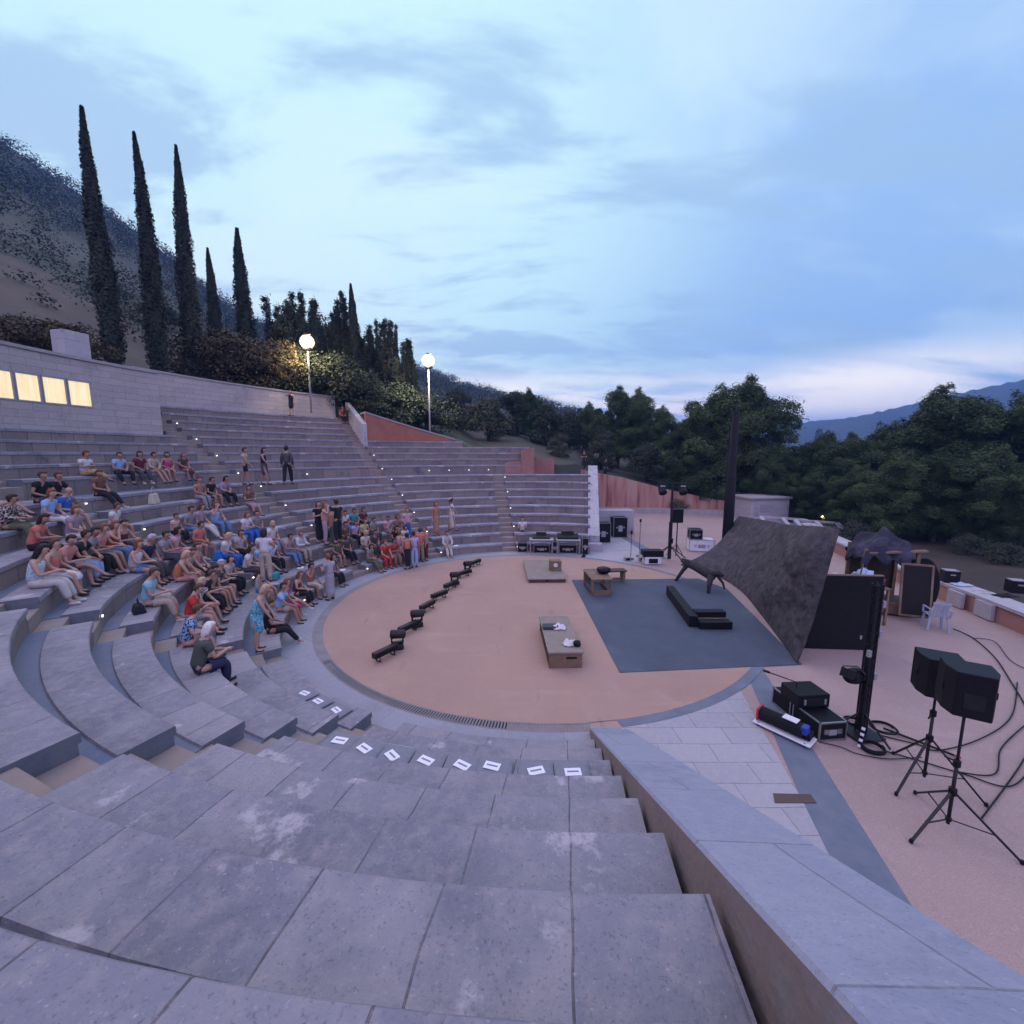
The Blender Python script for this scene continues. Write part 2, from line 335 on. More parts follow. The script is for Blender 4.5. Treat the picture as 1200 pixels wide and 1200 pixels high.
# radial bands and slab paving of the two side entrances
def poly_px(pts,z): return [at(x,y,z) for x,y in pts]
m=MB(); m.sheet([(4.6,-5.28),(5.22,-4.7),(4.17,-8.62),(3.3,-11.9),(2.6,-11.9),(3.53,-8.62)],-.006)
m.sheet([(5.9,12.6),(6.35,12.4),(6.95,6.0),(6.2,6.2)],-.006); struct(m.build('floor_band',K['band']))
pav=[(1.25,-6.9)]+[(7.0*cosd(a),7.0*sind(a)) for a in range(-78,-52,3)]+[(4.19,-5.62),(3.53,-8.62),(2.6,-11.9),(.9,-12.5)]
m=MB(); m.sheet(pav,-.004)
m.sheet([(7.0*cosd(a),7.0*sind(a)) for a in range(48,68,3)]+[(3.2,8.2),(4.4,13.6),(5.9,12.6),(6.2,6.2)],-.004)
struct(m.build('paving',K['paving']))
theatre=thing('amphitheatre','stone amphitheatre of curved grey seat rows stepping down to the round pink stage floor','amphitheatre')
def wedges():
    """angular spans between stairways, as functions of radius"""
    edges=[('line',0)]+[('st',a) for a in STAIRS]
    def lim(a,r,side): return a+side*math.degrees(math.asin(SW/r))
    near=lambda r:-90+math.degrees(math.asin((.62-.08*(r-7.07))/r))      # near end wall
    far=lambda r:90-math.degrees(math.asin((3.25+.175*(r-8.2)*1.0)/r))   # far end wall
    sp=[]
    st=[-113,-143,-173,-203,-233,-263]
    sp.append((near,lambda r:lim(-113,r,1)))
    for i in range(5): sp.append(((lambda a:lambda r:lim(a,r,-1))(st[i]),(lambda a:lambda r:lim(a,r,1))(st[i+1])))
    sp.append((lambda r:lim(-263,r,-1),lambda r:far(r)-360))
    return sp
WED=wedges()
def rowblock(mbs,fa0,fa1,Rk,zk,zb,depth,lip=.03,seatw=.50,drop=.03):
    """solid of one seat row: riser, nosing, seat, footway, and its two cut ends"""
    riser,seat,foot,end=mbs
    r0,r1=Rk,Rk+depth
    aA,aB=fa0(r0),fa1(r0)
    n=max(2,int(abs(aB-aA)/1.6))
    prof=[(r0,zb),(r0,zk-.11),(r0-lip,zk-.10),(r0-lip,zk-.012),(r0-lip+.012,zk),(r0+seatw,zk),(r0+seatw+.015,zk-drop),(r1+.02,zk-drop),(r1+.02,zb)]
    V=[]
    for i in range(n+1):
        t=i/n; col=[]
        for r,z in prof:
            a=fa0(max(r,7))*(1-t)+fa1(max(r,7))*t
            col.append((r*cosd(a),r*sind(a),z))
        V.append(col)
    ulen=[math.radians(aA+(aB-aA)*i/n)*r0 for i in range(n+1)]
    acc=[0]
    for j in range(1,len(prof)): acc.append(acc[-1]+math.hypot(prof[j][0]-prof[j-1][0],prof[j][1]-prof[j-1][1]))
    sid={0:riser,1:seat,2:seat,3:seat,4:seat,5:seat,6:foot}
    for j,mb in sid.items():
        vs=[];uv=[]
        for i in range(n+1):
            vs+=[V[i][j],V[i][j+1]]; uv+=[(ulen[i],acc[j]+.2),(ulen[i],acc[j+1]+.2)]
        fs=[(2*i,2*i+1,2*i+3,2*i+2) for i in range(n)]
        mb.add(vs,fs,[[uv[q] for q in f] for f in fs])
    m=len(prof); end.add(V[0],[tuple(range(m))]); end.add(V[n],[tuple(range(m))[::-1]])
def rows_for(k,Rk,zk,zb,depth,spans):
    mbs=[MB(),MB(),MB(),MB()]
    for a0,a1 in spans: rowblock(mbs,a0,a1,Rk,zk,zb,depth)
    big=MB(); mi=[]
    for i,b in enumerate(mbs):
        big.add(b.v,b.f,b.uv); mi+=[i]*len(b.f)
    o=big.build('seat_row',[K['riser'],K['seat'],K['foot'],K['endface']],theatre)
    for p,i in zip(o.data.polygons,mi): p.material_index=i
    return o
for k in range(1,9): rows_for(k,RK(k),ZK(k),ZK(k)-.6,DR,WED)
rows_for(9,RK(9),ZK(9),ZK(9)-.6,1.62,WED)
# upper tier above the cross aisle
RU0=RK(9)+1.56; ZU0=ZK(9)+.59
def cst(a): return lambda r:a
def lim(a,s): return lambda r:a+s*math.degrees(math.asin(SW/r))
def upper(k):
    sp=[]
    if k<=3: sp+=[(cst(-268),lim(-263,-1)) ] if False else []
    if k<=3: sp+=[(lim(-263,1),cst(-271))] if False else []
    A=[]
    A.append((lim(-173,1),lim(-143,-1),99)) if False else None
    # spans given with rising angle magnitude (clockwise negative angles)
    if k<=4: A+=[((cst(-143)),lim(-173,1),0)]
    if k<=4: A+=[(lim(-173,-1),lim(-203,1),0)]
    A+=[(lim(-203,-1),lim(-233,1),0)]
    if k>4: pass
    if k<=4: A+=[(lim(-233,-1),cst(-256),0)]
    if k<=3: A+=[(cst(-256),cst(-271.5),0)] if k>4 else [(cst(-256.02),cst(-271.5),0)]
    return [(a,b) for a,b,_ in A]
for k in range(0,9):
    spn=upper(k)
    rows_for(k,RU0+DR*k,ZU0+RISE*k,ZU0+RISE*k-.62,DR if k<8 else .9,spn)
# stairways: two steps to each row
def stairway(ang,r_first,k0,k1,Rf,Zf,extra=0):
    m=MB(); u=(cosd(ang),sind(ang)); v=(-u[1],u[0])
    def step(r0,r1,z,zb):
        p=[(r0*u[0]+s*SW*v[0],r0*u[1]+s*SW*v[1]) for s in(-1,1)]+[(r1*u[0]+s*SW*v[0],r1*u[1]+s*SW*v[1]) for s in(1,-1)]
        m.prism(p,zb,z)
    for k in range(k0,k1+1):
        z0=Zf(k)-RISE; 
        step(Rf(k)-.02,Rf(k)+DR*.5,z0+RISE*.5+random.uniform(-.008,.008),z0-.5)
        step(Rf(k)+DR*.5,Rf(k+1)-.02,Zf(k)-.035+random.uniform(-.008,.006),z0-.5)
    return m.build('stairway',K['tread'],theatre,bevel=.012)
for a in STAIRS: stairway(a,7.5,1,8,RK,ZK)
for a in STAIRS:       # end of each stair on the cross aisle
    m=MB(); u=(cosd(a),sind(a)); v=(-u[1],u[0]); r0,r1=RK(9)-.02,RK(9)+1.56
    m.prism([(r0*u[0]-SW*v[0],r0*u[1]-SW*v[1]),(r0*u[0]+SW*v[0],r0*u[1]+SW*v[1]),(r1*u[0]+SW*v[0],r1*u[1]+SW*v[1]),(r1*u[0]-SW*v[0],r1*u[1]-SW*v[1])],ZK(8)-.5,ZK(9)-.033)
    m.build('stairway',K['tread'],theatre,bevel=.012)
for a,k1 in ((-173,4),(157,8),(127,8)): stairway(a,15,0,k1,lambda k:RU0+DR*k,lambda k:ZU0+RISE*k)
# slim step lights set in the risers beside the stairways
SL=[]
def steplights():
    m=MB(); m.box((0,0,0),(.025,.05,.035)); me=None
    def lamp(r,a,z):
        if not SL: o=m.build('step_light',K['steplight'],theatre)
        else: o=bpy.data.objects.new('step_light',SL[0].data); C.objects.link(o); o.parent=theatre
        SL.append(o); o.location=(r*cosd(a),r*sind(a),z); o.rotation_euler=(0,0,R_(a))
    for a in STAIRS:
        for k in range(1,10,2):
            if a==-113 or (a==-143 and k<5): continue
            lamp(RK(k)-.045,a-math.degrees(.44/RK(k)),ZK(k)-.16)
    for a in (157,127):
        for k in range(0,9,2): lamp(RU0+DR*k-.045,a-math.degrees(.44/15),ZU0+RISE*k-.16)
    for a in range(99,118,5): lamp(RU0-.03,a,ZU0-.33)
    lamp(RU0-.03,142,ZU0-.35); lamp(RU0-.03,150,ZU0-.35)
steplights()
# end walls, their tops rising with the rows
def endwall(p0,p1,w,z0,z1,steps,label=None):
    m=MB(); d=Vector((p1[0]-p0[0],p1[1]-p0[1])); L=d.length; d.normalize(); nrm=Vector((-d.y,d.x))*w
    pts=[(p0[0],p0[1]),(p1[0],p1[1]),(p1[0]+nrm.x,p1[1]+nrm.y),(p0[0]+nrm.x,p0[1]+nrm.y)]
    m.prism(pts,[-.4]*4,[z0,z1,z1,z0])
    return m,pts
m,_=endwall((.63,-7.07),(.10,-14.6),.72,.10,4.2,9)
ew=m.build('end_wall',[K['tread'],K['bluestone']],theatre,bevel=.02)
for p in ew.data.polygons: p.material_index=1 if p.normal.z>.5 else 0
m,_=endwall((4.36,14.75),(3.28,8.2),.62,4.35,.78,9); ew=m.build('end_wall',[K['whitestone'],K['whitestone']],theatre,bevel=.02)
m=MB(); a=Vector((3.28,8.2)); d=Vector((4.36-3.28,14.75-8.2)).normalized(); 
m.prism([(3.22,7.72),(3.93,7.62),(4.02,8.07),(3.30,8.19)],-.3,.42); m.build('end_pier',K['whitestone'],theatre,bevel=.02)
# ================= walls, booth, terrain, lamps
def ang_at(px,r,z=7.2):              # angle (deg) of the far-left arc of radius r seen at pixel column px
    lo,hi=60.0,215.0
    def f(a):
        X=r*cosd(a)-EX; Y=r*sind(a)-EY; return 600+FPX*X/(Y*cp-(z-EH)*sp)-px
    for _ in range(60):
        mid=(lo+hi)/2
        if f(mid)>0: lo=mid
        else: hi=mid
    return (lo+hi)/2
def z_at(px,py,r,a): return aty(px,py,r*sind(a)-EY)[2]
def arcwall(mb,r0,r1,a0,a1,z0,z1a,z1b,step=2.0):
    """curved wall block, its top running from z1a to z1b; uv in metres on the faces"""
    n=max(1,int(abs(a1-a0)/step)); V=[]
    for i in range(n+1):
        t=i/n; a=a0+(a1-a0)*t; z1=z1a+(z1b-z1a)*t
        V.append([(r0*cosd(a),r0*sind(a),z0),(r0*cosd(a),r0*sind(a),z1),(r1*cosd(a),r1*sind(a),z1),(r1*cosd(a),r1*sind(a),z0)])
    u=[R_(a0+(a1-a0)*i/n)*r0 for i in range(n+1)]
    for j in range(3):
        vs=[];uv=[]
        for i in range(n+1):
            vs+=[V[i][j],V[i][j+1]]; off=V[i][j][2] if j!=1 else 0
            uv+=[(u[i],V[i][j][2] if j!=1 else 0),(u[i],V[i][j+1][2] if j!=1 else r1-r0)]
        s=1 if a1<a0 else -1
        fs=[(2*i,2*i+1,2*i+3,2*i+2)[::s] for i in range(n)]
        mb.add(vs,fs,[[uv[q] for q in f] for f in fs])
    mb.add(V[0],[(0,1,2,3)]); mb.add(V[n],[(3,2,1,0)])
# --- control booth
RB=RU0+DR*4+.02
aR=ang_at(188,RB); a0w=ang_at(0,RB)
zt0=z_at(190,438,RB,aR); zt1=z_at(0,401,RB,a0w)
def ztop(a): return zt0+(zt1-zt0)*(a-aR)/(a0w-aR)
a108=ang_at(109,RB); zs0=z_at(108,479,RB,a108); zs1=z_at(0,467,RB,a0w); zh0=z_at(105,447,RB,ang_at(105,RB)); zh1=z_at(0,431,RB,a0w)
ZS=(zs0+zs1)/2; ZH=(zh0+zh1)/2
booth=thing('control_booth','pale stone booth above the seats with a row of yellow lit windows','booth',(0,0,0))
m=MB(); aE=214
arcwall(m,RB,RB+4,aR,aE,5.3,ZS,ZS); arcwall(m,RB,RB+.5,aR,a108,ZS,ZH,ZH)
arcwall(m,RB,RB+4,aR,aE,ZH,zt0,ztop(aE)); 
m.add([(r*cosd(a),r*sind(a),z) for a in (aR,) for r,z in ((RB+.5,ZS),(RB+4,ZS),(RB+4,ZH),(RB+.5,ZH))],[(0,1,2,3)])
m.build('wall',K['ashlar'],booth)
m=MB(); arcwall(m,RB-.06,RB+4.05,aR-.15,aE,zt0+.0,zt0+.16,ztop(aE)+.16) if False else None
edges=[109,81.5,80,51.5,49.5,20,18,-9,-11,-38,-40,-67,-69]
ea=[ang_at(e,RB) for e in edges]
for i in range(0,11,2):
    w_=MB(); a1,a2=ea[i],ea[i+1]
    arcwall(w_,RB+.03,RB+.06,a1+.10,a2-.10,ZS+.06,ZH-.06,ZH-.06)
    fr=MB(); arcwall(fr,RB-.012,RB+.2,a1,a1+.12,ZS,ZH,ZH); arcwall(fr,RB-.012,RB+.2,a2-.12,a2,ZS,ZH,ZH)
    arcwall(fr,RB-.012,RB+.2,a1+.12,a2-.12,ZS,ZS+.06,ZS+.06); arcwall(fr,RB-.012,RB+.2,a1+.12,a2-.12,ZH-.06,ZH,ZH)
    f=fr.build('window',K['steel'],booth); w_.build('pane',K['winglow'],f)
    p_=MB(); arcwall(p_,RB+.01,RB+.3,a2,ea[i+2] if i+2<len(ea) else a2+1,ZS,ZH,ZH); p_.build('pier',K['coping'],booth)
m=MB(); arcwall(m,RB+.04,RB+.4,ea[12],aE,ZS,ZH,ZH); m.build('wall',K['ashlar'],booth)
ac=ang_at(93,RB+1.5); m=MB(); zc=z_at(93,391,RB+1.5,ac); m.box(((RB+1.5)*cosd(ac),(RB+1.5)*sind(ac),(zc+ztop(ac)+.1)/2+.06),(.7,.95,zc-ztop(ac)-.1),rz=R_(ac)); m.build('chimney',K['whitestone'],booth,bevel=.02)
# --- retaining wall behind the top row
RW=RU0+DR*8+.92
aw0,aw1=ang_at(186,RW)+2.5,ang_at(394,RW)
zw0=z_at(190,435,RW,aw0-2.5); zw1=z_at(394,466,RW,aw1)
rw=thing('retaining_wall','long pale stone retaining wall running behind the topmost seat row','wall')
m=MB(); arcwall(m,RW,RW+.5,aw1,aw0,7.0,zw1,zw0); m.build('wall_face',K['ashlar'],rw)
m=MB(); n=12
for i in range(n):
    t0,t1=i/n,(i+1)/n; arcwall(m,RW-.05,RW+.56,aw1+(aw0-aw1)*t0,aw1+(aw0-aw1)*t1,0,0,0) if False else None
V=MB(); 
def coping(mb,r0,r1,a0,a1,za,zb,h):
    n=max(1,int(abs(a1-a0)/2)); col=[]
    for i in range(n+1):
        t=i/n;a=a0+(a1-a0)*t;z=za+(zb-za)*t
        col.append([(r0*cosd(a),r0*sind(a),z+.003),(r0*cosd(a),r0*sind(a),z+h),(r1*cosd(a),r1*sind(a),z+h),(r1*cosd(a),r1*sind(a),z+.003)])
    for i in range(n):
        o=col[i]+col[i+1]; mb.add(o,[(0,1,5,4),(1,2,6,5),(2,3,7,6),(3,0,4,7)])
    mb.add(col[0],[(0,1,2,3)]); mb.add(col[n],[(3,2,1,0)])
m=MB(); coping(m,RW-.05,RW+.56,aw1,aw0,zw1,zw0,.10); m.build('coping',K['coping'],rw)
bw=thing('booth_coping','x','x') if False else None
m=MB(); coping(m,RB-.06,RB+4.05,aR-.2,aE,zt0,ztop(aE),.12); m.build('roof',K['coping'],booth)
# white parapet beside the upper stair
u=(cosd(125.55),sind(125.55)); v=(-u[1],u[0])
m=MB(); r0,r1=RU0+DR*3.9,RU0+DR*9.0
P=[(r0*u[0]-.17*v[0],r0*u[1]-.17*v[1]),(r1*u[0]-.17*v[0],r1*u[1]-.17*v[1]),(r1*u[0]+.17*v[0],r1*u[1]+.17*v[1]),(r0*u[0]+.17*v[0],r0*u[1]+.17*v[1])]
m.prism(P,5.2,[7.15,8.95,8.95,7.15]); tag(m.build('stair_parapet',K['whitestone'],None,bevel=.02),'white sloping stone parapet beside the upper stairway','parapet')
# terracotta wall
RR=RU0+DR*4+.06
ar0,ar1=125.1,ang_at(531,RR); zr0=z_at(424,484,RR,ar0); zr1=z_at(531,516,RR,ar1)
tw=thing('terracotta_wall','long terracotta red wall with a top sloping down beside the upper seats','wall')
m=MB(); arcwall(m,RR,RR+.35,ar1,ar0,4.6,zr1,zr0); m.build('wall_face',K['redwall'],tw)
m=MB(); coping(m,RR-.04,RR+1.3,ar1-.4,ar0,zr1,zr0,.10); m.build('coping',K['coping'],tw)
# pink end of the upper tier
pe=thing('pink_end_block','stepped pink rendered end block closing the upper seats on the far side','wall')
m=MB(); aa=ang_at(611,RU0,4.8); ab=ang_at(592,RU0,4.8)
arcwall(m,RU0-.02,RU0+.3,aa,ab,3.3,z_at(600,540,RU0,aa),z_at(592,543,RU0,ab)); m.build('wall_face',K['pinkwall'],pe)
m=MB(); a2=ang_at(626,RU0,4.8); arcwall(m,RU0-.06,RU0+2.6,a2,aa-.02,3.3,z_at(620,524,RU0,a2),z_at(612,527,RU0,aa)); m.build('pier',K['pinkwall'],pe)
m=MB(); a3=ang_at(650,RU0+1); arcwall(m,RU0+1,RU0+1.3,a3,a2,3.0,z_at(640,537,RU0+1,a3),z_at(640,537,RU0+1,a2)); m.build('wall_face',K['pinkwall'],pe)
# far pink wall of the side entrance
fw=thing('pink_wall','faded pink rendered wall streaked with red, sinking into the slope beyond the plaza','wall')
PW=[(5.0,21.2),(6.2,23.4),(8.7,23.3),(12.5,22.7),(16.6,21.7),(21,20.2)]
def ztp(px,py,y): return aty(px,py,y-EY)[2]
PZ=[ztp(690,550,21.2),ztp(702,553,23.4),ztp(735,559,23.3),ztp(787,573,22.7),ztp(842,586,21.7),.7]
m=MB()
for i in range(5):
    p,q=PW[i],PW[i+1]; d=Vector((q[0]-p[0],q[1]-p[1])).normalized(); nn=(-d.y*.35,d.x*.35)
    m.prism([p,q,(q[0]+nn[0],q[1]+nn[1]),(p[0]+nn[0],p[1]+nn[1])],-.3,[PZ[i],PZ[i+1],PZ[i+1],PZ[i]])
def streakmat():
    m=mat('streaked_pink_render',(.37,.20,.155),.9); t,n,l=NT(m); b=n['Principled BSDF']; tc=new(n,'ShaderNodeTexCoord'); mp=new(n,'ShaderNodeMapping'); mp.inputs[3].default_value=(2.2,2.2,.22); l.new(tc.outputs['Object'],mp.inputs[0])
    ns=new(n,'ShaderNodeTexNoise'); ns.inputs['Scale'].default_value=1.0; ns.inputs['Detail'].default_value=5; l.new(mp.outputs[0],ns.inputs['Vector'])
    r=new(n,'ShaderNodeValToRGB'); e=r.color_ramp.elements; e[0].position=.34; e[0].color=(.21,.085,.07,1); e[1].position=.62; e[1].color=(.40,.255,.21,1); e.new(.45).color=(.36,.175,.135,1)
    l.new(ns.outputs[0],r.inputs[0]); l.new(r.outputs[0],b.inputs['Base Color']); return m
K['streak']=streakmat()
m.build('wall_face',K['streak'],fw)
m=MB()
for i in range(1,5):
    p,q=PW[i],PW[i+1]; d=Vector((q[0]-p[0],q[1]-p[1])).normalized(); nn=(d.y*.5,-d.x*.5)
    m.prism([(p[0]-d.x*0,p[1]),q,(q[0]+nn[0],q[1]+nn[1]),(p[0]+nn[0],p[1]+nn[1])],-.3,.42)
m.build('kerb_bench',K['coping'],fw)
# --- low stone wall on the far right of the plaza
lw=thing('low_wall','low plaza wall on the right with a white stone top and pink face','wall')
LW=[(12.6,-6.5),(13.74,-2.83),(14.25,-.6),(14.6,2),(15.6,6),(17,10.5),(18.3,13.5)]
m=MB();c_=MB()
for i in range(6):
    p,q=LW[i],LW[i+1]; d=Vector((q[0]-p[0],q[1]-p[1])).normalized(); nn=(d.y,-d.x)
    f=lambda s:[(p[0]+nn[0]*s,p[1]+nn[1]*s),(q[0]+nn[0]*s,q[1]+nn[1]*s)]
    m.prism(f(.06)+f(.55)[::-1],-.3,.52); c_.prism(f(0)+f(.75)[::-1],.523,.62)
m.build('wall_face',K['pinkwall'],lw); c_.build('coping',K['whitestone'],lw)
for x,y in ((14.02,-1.5),(14.2,-.45)):
    m=MB(); m.box((x+.0,y,.27),(.1,.62,.5),rz=R_(-12)); m.build('facing_panel',K['whitestone'],lw)
# --- stone kiosk and low roofs beyond the tarpaulin
kx,ky,_=aty(888,600,34.5)
ko=thing('stone_kiosk','small pale flat roofed stone kiosk beyond the tall dark mast','kiosk',(kx,ky,-.3),R_(8))
m=MB(); m.box((0,0,.95),(3.3,2.6,1.9)); m.build('wall',K['whitestone'],ko); m=MB(); m.box((0,0,1.99),(3.6,2.9,.16)); m.build('roof',K['coping'],ko,bevel=.02)
m=MB(); m.box((-.4,-1.31,1.2),(.9,.05,.6)); m.build('hatch',K['steel'],ko)
for i,(px,py,dep,w,lb) in enumerate([(922,612,30,2.9,'pale low sloping roof frame between the kiosk and the tarpaulin'),(962,616,29,2.6,'second pale roof frame nearer the amber path light')]):
    x,y,z=aty(px,py,dep); ro=thing('roof_frame',lb,'roof frame',(x,y,-.3),R_(-14)); hh=max(.4,z+.3)
    m=MB(); 
    for a,b in (((-w/2,-.9,hh-.25),(w/2,-.9,hh-.35)),((-w/2,.9,hh+.2),(w/2,.9,hh+.1)),((-w/2,-.8,hh-.25),(-w/2,.8,hh+.2)),((w/2,-.8,hh-.35),(w/2,.8,hh+.1)),((0,-.8,hh-.3),(0,.8,hh+.15))): m.bar(a,b,.26,.14)
    m.build('frame',K['whitestone'],ro); m=MB(); m.bar((-w/2,0,hh-.06),(w/2,0,hh-.16),1.6,.03); m.build('panel',K['band'],ro)
    m=MB(); 
    for x_ in(-w/2,w/2): m.box((x_,0,(hh-.2)/2),(.2,1.6,hh-.2))
    m.build('side_wall',K['whitestone'],ro)
# --- terrain of the hillside, a real height field round the theatre
def noise2(x,y,seed=0):
    s=0
    for k,(f,a) in enumerate(((.011,1),(.027,.5),(.061,.28),(.13,.15))):
        s+=a*math.sin(f*x*2.1+1.3*k+seed+1.7*math.sin(f*y*1.7+k))*math.cos(f*y*2.3+.7*k+seed*.5)
    return s
import bisect
BND=[]
for a in range(232,126,-4): BND.append((23.4*cosd(a),23.4*sind(a),8.9 if a<160 else 8.6))
for a in range(124,102,-4): BND.append((20.2*cosd(a),20.2*sind(a),7.6-(124-a)/22*1.7))
for a in range(101,86,-5): BND.append((18.6*cosd(a),18.6*sind(a),5.2))
BND+=[(2.6,17.6,4.2),(4.6,20.5,4.3),(6.0,23.9,PZ[1]-.05),(8.7,23.8,PZ[2]-.05),(12.6,23.2,PZ[3]-.05),(16.8,22.2,PZ[4]-.05),(21.2,20.7,.55),(26,20,.1),(34,24,-.3),(45,30,-.4)]
AZ=[]
for x,y,z in BND:
    AZ.append((math.degrees(math.atan2(x-EX,y-EY)),math.hypot(x-EX,y-EY),z))
AZ.sort()
RIDGE=[(-400,-60),(-200,60),(0,165),(60,205),(150,264),(200,303),(250,347),(300,378),(360,395),(420,410),(480,428),(540,452),(600,466),(640,474),(700,492),(760,508),(820,520),(880,527),(1000,533)]
RT=[]
for px,py in RIDGE:
    d=ray(px,py); RT.append((math.degrees(math.atan2(d[0],d[1])),d[2]/math.hypot(d[0],d[1])))
def interp(tab,x,k):
    xs=[t[0] for t in tab]
    if x<=xs[0]: return tab[0][k]
    if x>=xs[-1]: return tab[-1][k]
    i=bisect.bisect(xs,x); t=(x-xs[i-1])/(xs[i]-xs[i-1]); return tab[i-1][k]*(1-t)+tab[i][k]*t
RD=260.0
def hill_z(az,rho):
    r0=interp(AZ,az,1); z0=interp(AZ,az,2); zr=EH+RD*interp(RT,az,1)
    t=(rho-r0)/(RD-r0)
    if t<=1:
        z=z0+(zr-z0)*(.75*t+.25*t*t)
        return z+min(1,t*6)*(1-t)*.9*noise2(rho*math.sin(R_(az))*3,rho*math.cos(R_(az))*3,2)
    return zr-(t-1)*40
V=[];F=[];cols=[]
azs=[AZ[0][0]+(AZ[-1][0]-AZ[0][0])*i/220 for i in range(221)]
ts=[0,.004,.01,.02,.03,.045,.06,.08,.1,.13,.16,.2,.24,.28,.33,.38,.43,.48,.54,.6,.66,.72,.78,.84,.9,.95,1.0,1.08,1.3]
for a in azs:
    r0=interp(AZ,a,1)
    V.append((EX+(r0-.02)*math.sin(R_(a)),EY+(r0-.02)*math.cos(R_(a)),-1.0))
    for t in ts:
        rho=r0+(RD-r0)*t
        V.append((EX+rho*math.sin(R_(a)),EY+rho*math.cos(R_(a)),hill_z(a,rho)))
nn=len(ts)+1
for i in range(220):
    for j in range(nn-1):
        F.append((i*nn+j,(i+1)*nn+j,(i+1)*nn+j+1,i*nn+j+1))
m=MB(); m.add(V,F)
K['hill']=mat('dry_hillside',(.085,.066,.05),.95,(.045,.042,.03),.12,bump=.5,bsc=1.5,c3=(.035,.045,.030),sc3=.05,lo3=.44,hi3=.58)
def hillveg():
    t,n,l=NT(K['hill']); b=n['Principled BSDF']; prev=b.inputs['Base Color'].links[0].from_socket; tc=new(n,'ShaderNodeTexCoord'); sp_=new(n,'ShaderNodeSeparateXYZ'); l.new(tc.outputs['Object'],sp_.inputs[0])
    ns=new(n,'ShaderNodeTexNoise'); ns.inputs['Scale'].default_value=.07; ns.inputs['Detail'].default_value=7; l.new(tc.outputs['Object'],ns.inputs['Vector'])
    ma=new(n,'ShaderNodeMath',operation='MULTIPLY_ADD'); l.new(ns.outputs[0],ma.inputs[0]); ma.inputs[1].default_value=46; l.new(sp_.outputs[2],ma.inputs[2])
    mr=new(n,'ShaderNodeMapRange'); mr.inputs[1].default_value=42; mr.inputs[2].default_value=54; l.new(ma.outputs[0],mr.inputs[0])
    n2=new(n,'ShaderNodeTexNoise'); n2.inputs['Scale'].default_value=.5; n2.inputs['Detail'].default_value=8; l.new(tc.outputs['Object'],n2.inputs['Vector'])
    m2=new(n,'ShaderNodeMix',data_type='RGBA'); l.new(n2.outputs[0],m2.inputs[0]); m2.inputs[6].default_value=(.02,.03,.018,1); m2.inputs[7].default_value=(.06,.07,.042,1)
    mx=new(n,'ShaderNodeMix',data_type='RGBA'); l.new(mr.outputs[0],mx.inputs[0]); l.new(prev,mx.inputs[6]); l.new(m2.outputs[2],mx.inputs[7]); l.new(mx.outputs[2],b.inputs['Base Color'])
hillveg()
ho=m.build('hillside',K['hill'],smooth=True); struct(ho)
# far mountains to the right
MT=[(820,512),(880,500),(905,497),(930,497),(955,493),(985,491),(1010,487),(1050,478),(1100,466),(1150,455),(1200,445),(1300,436),(1500,445),(1800,460),(2400,490)]
V=[];F=[]
for px,py in MT:
    pass
MA=[(math.degrees(math.atan2(ray(px,py)[0],ray(px,py)[1])),ray(px,py)[2]/math.hypot(*ray(px,py)[:2])) for px,py in MT]
DM=1000.0
azs=[MA[0][0]+(MA[-1][0]-MA[0][0])*i/120 for i in range(121)]
for a in azs:
    tn=interp(MA,a,1); zr=EH+DM*tn
    for rr,k in ((520,-.02),(680,.30),(820,.62),(920,.86),(1000,1),(1120,.8)):
        V.append((EX+rr*math.sin(R_(a)),EY+rr*math.cos(R_(a)),zr*k+ (noise2(a*40,rr*.9,1)*8*(1-abs(k-.5)) if .1<k<1 else (1.0*math.sin(a*9)+.8*math.sin(a*23) if k==1 else 0))))
for i in range(120):
    for j in range(5): F.append((i*6+j,(i+1)*6+j,(i+1)*6+j+1,i*6+j+1))
m=MB(); m.add(V,F); struct(m.build('mountains',mat('forested_mountain',(.030,.045,.035),.95,(.05,.06,.045),.02,bump=0),smooth=True))
# --- lamps
def lamp(px,pyh,pyb,dep,label,lm,col):
    x,y,zb=aty(px,pyb,dep); zt=aty(px-2,pyh,dep)[2]; h=zt-zb+1.0
    t=thing('lamp_post',label,'lamp post',(x,y,zb-1.0))
    m=MB(); m.tube([(0,0,0),(0,0,h*.5),(0,0,h)],[.075,.065,.05],10); m.build('post',K['steel'],t,smooth=True)
    m=MB(); m.lathe([(.10,0),(.30,.06),(.34,.16),(.30,.2)],18,(0,0,h-.02)); m.build('collar',K['darkmetal'],t)
    m=MB(); m.lathe([(.05,.02),(.28,.08),(.43,.26),(.48,.46),(.43,.66),(.28,.84),(.05,.92)],24,(0,0,h+.12)); m.build('globe',lm,t,smooth=True)  # large round globe imitates the lamp's glare in its shape
    m=MB(); m.lathe([(.06,0),(.22,.02),(.2,.07),(.04,.1)],14,(0,0,h+1.04)); m.build('cap',K['darkmetal'],t)
    l=bpy.data.lights.new('lamp_light','SPOT'); l.energy=900; l.color=col; l.shadow_soft_size=.25; l.spot_size=R_(160); l.spot_blend=.6
    o=bpy.data.objects.new('lamp_light',l); C.objects.link(o); o.parent=t; o.location=(0,-.75,h+.3); o.rotation_euler=(R_(48),0,R_(0))
    l2=bpy.data.lights.new('lamp_spill','POINT'); l2.energy=380; l2.color=col; l2.shadow_soft_size=.3
    o=bpy.data.objects.new('lamp_spill',l2); C.objects.link(o); o.parent=t; o.location=(0,.85,h+.8)
lamp(364,411,467,30.5,'lit lamp post in front of the dark trees above the top wall',K['lampglow'],(1,.78,.48))
lamp(504,432,509,33.6,'lit lamp post standing behind the terracotta wall',K['lampglow2'],(1,.88,.70))
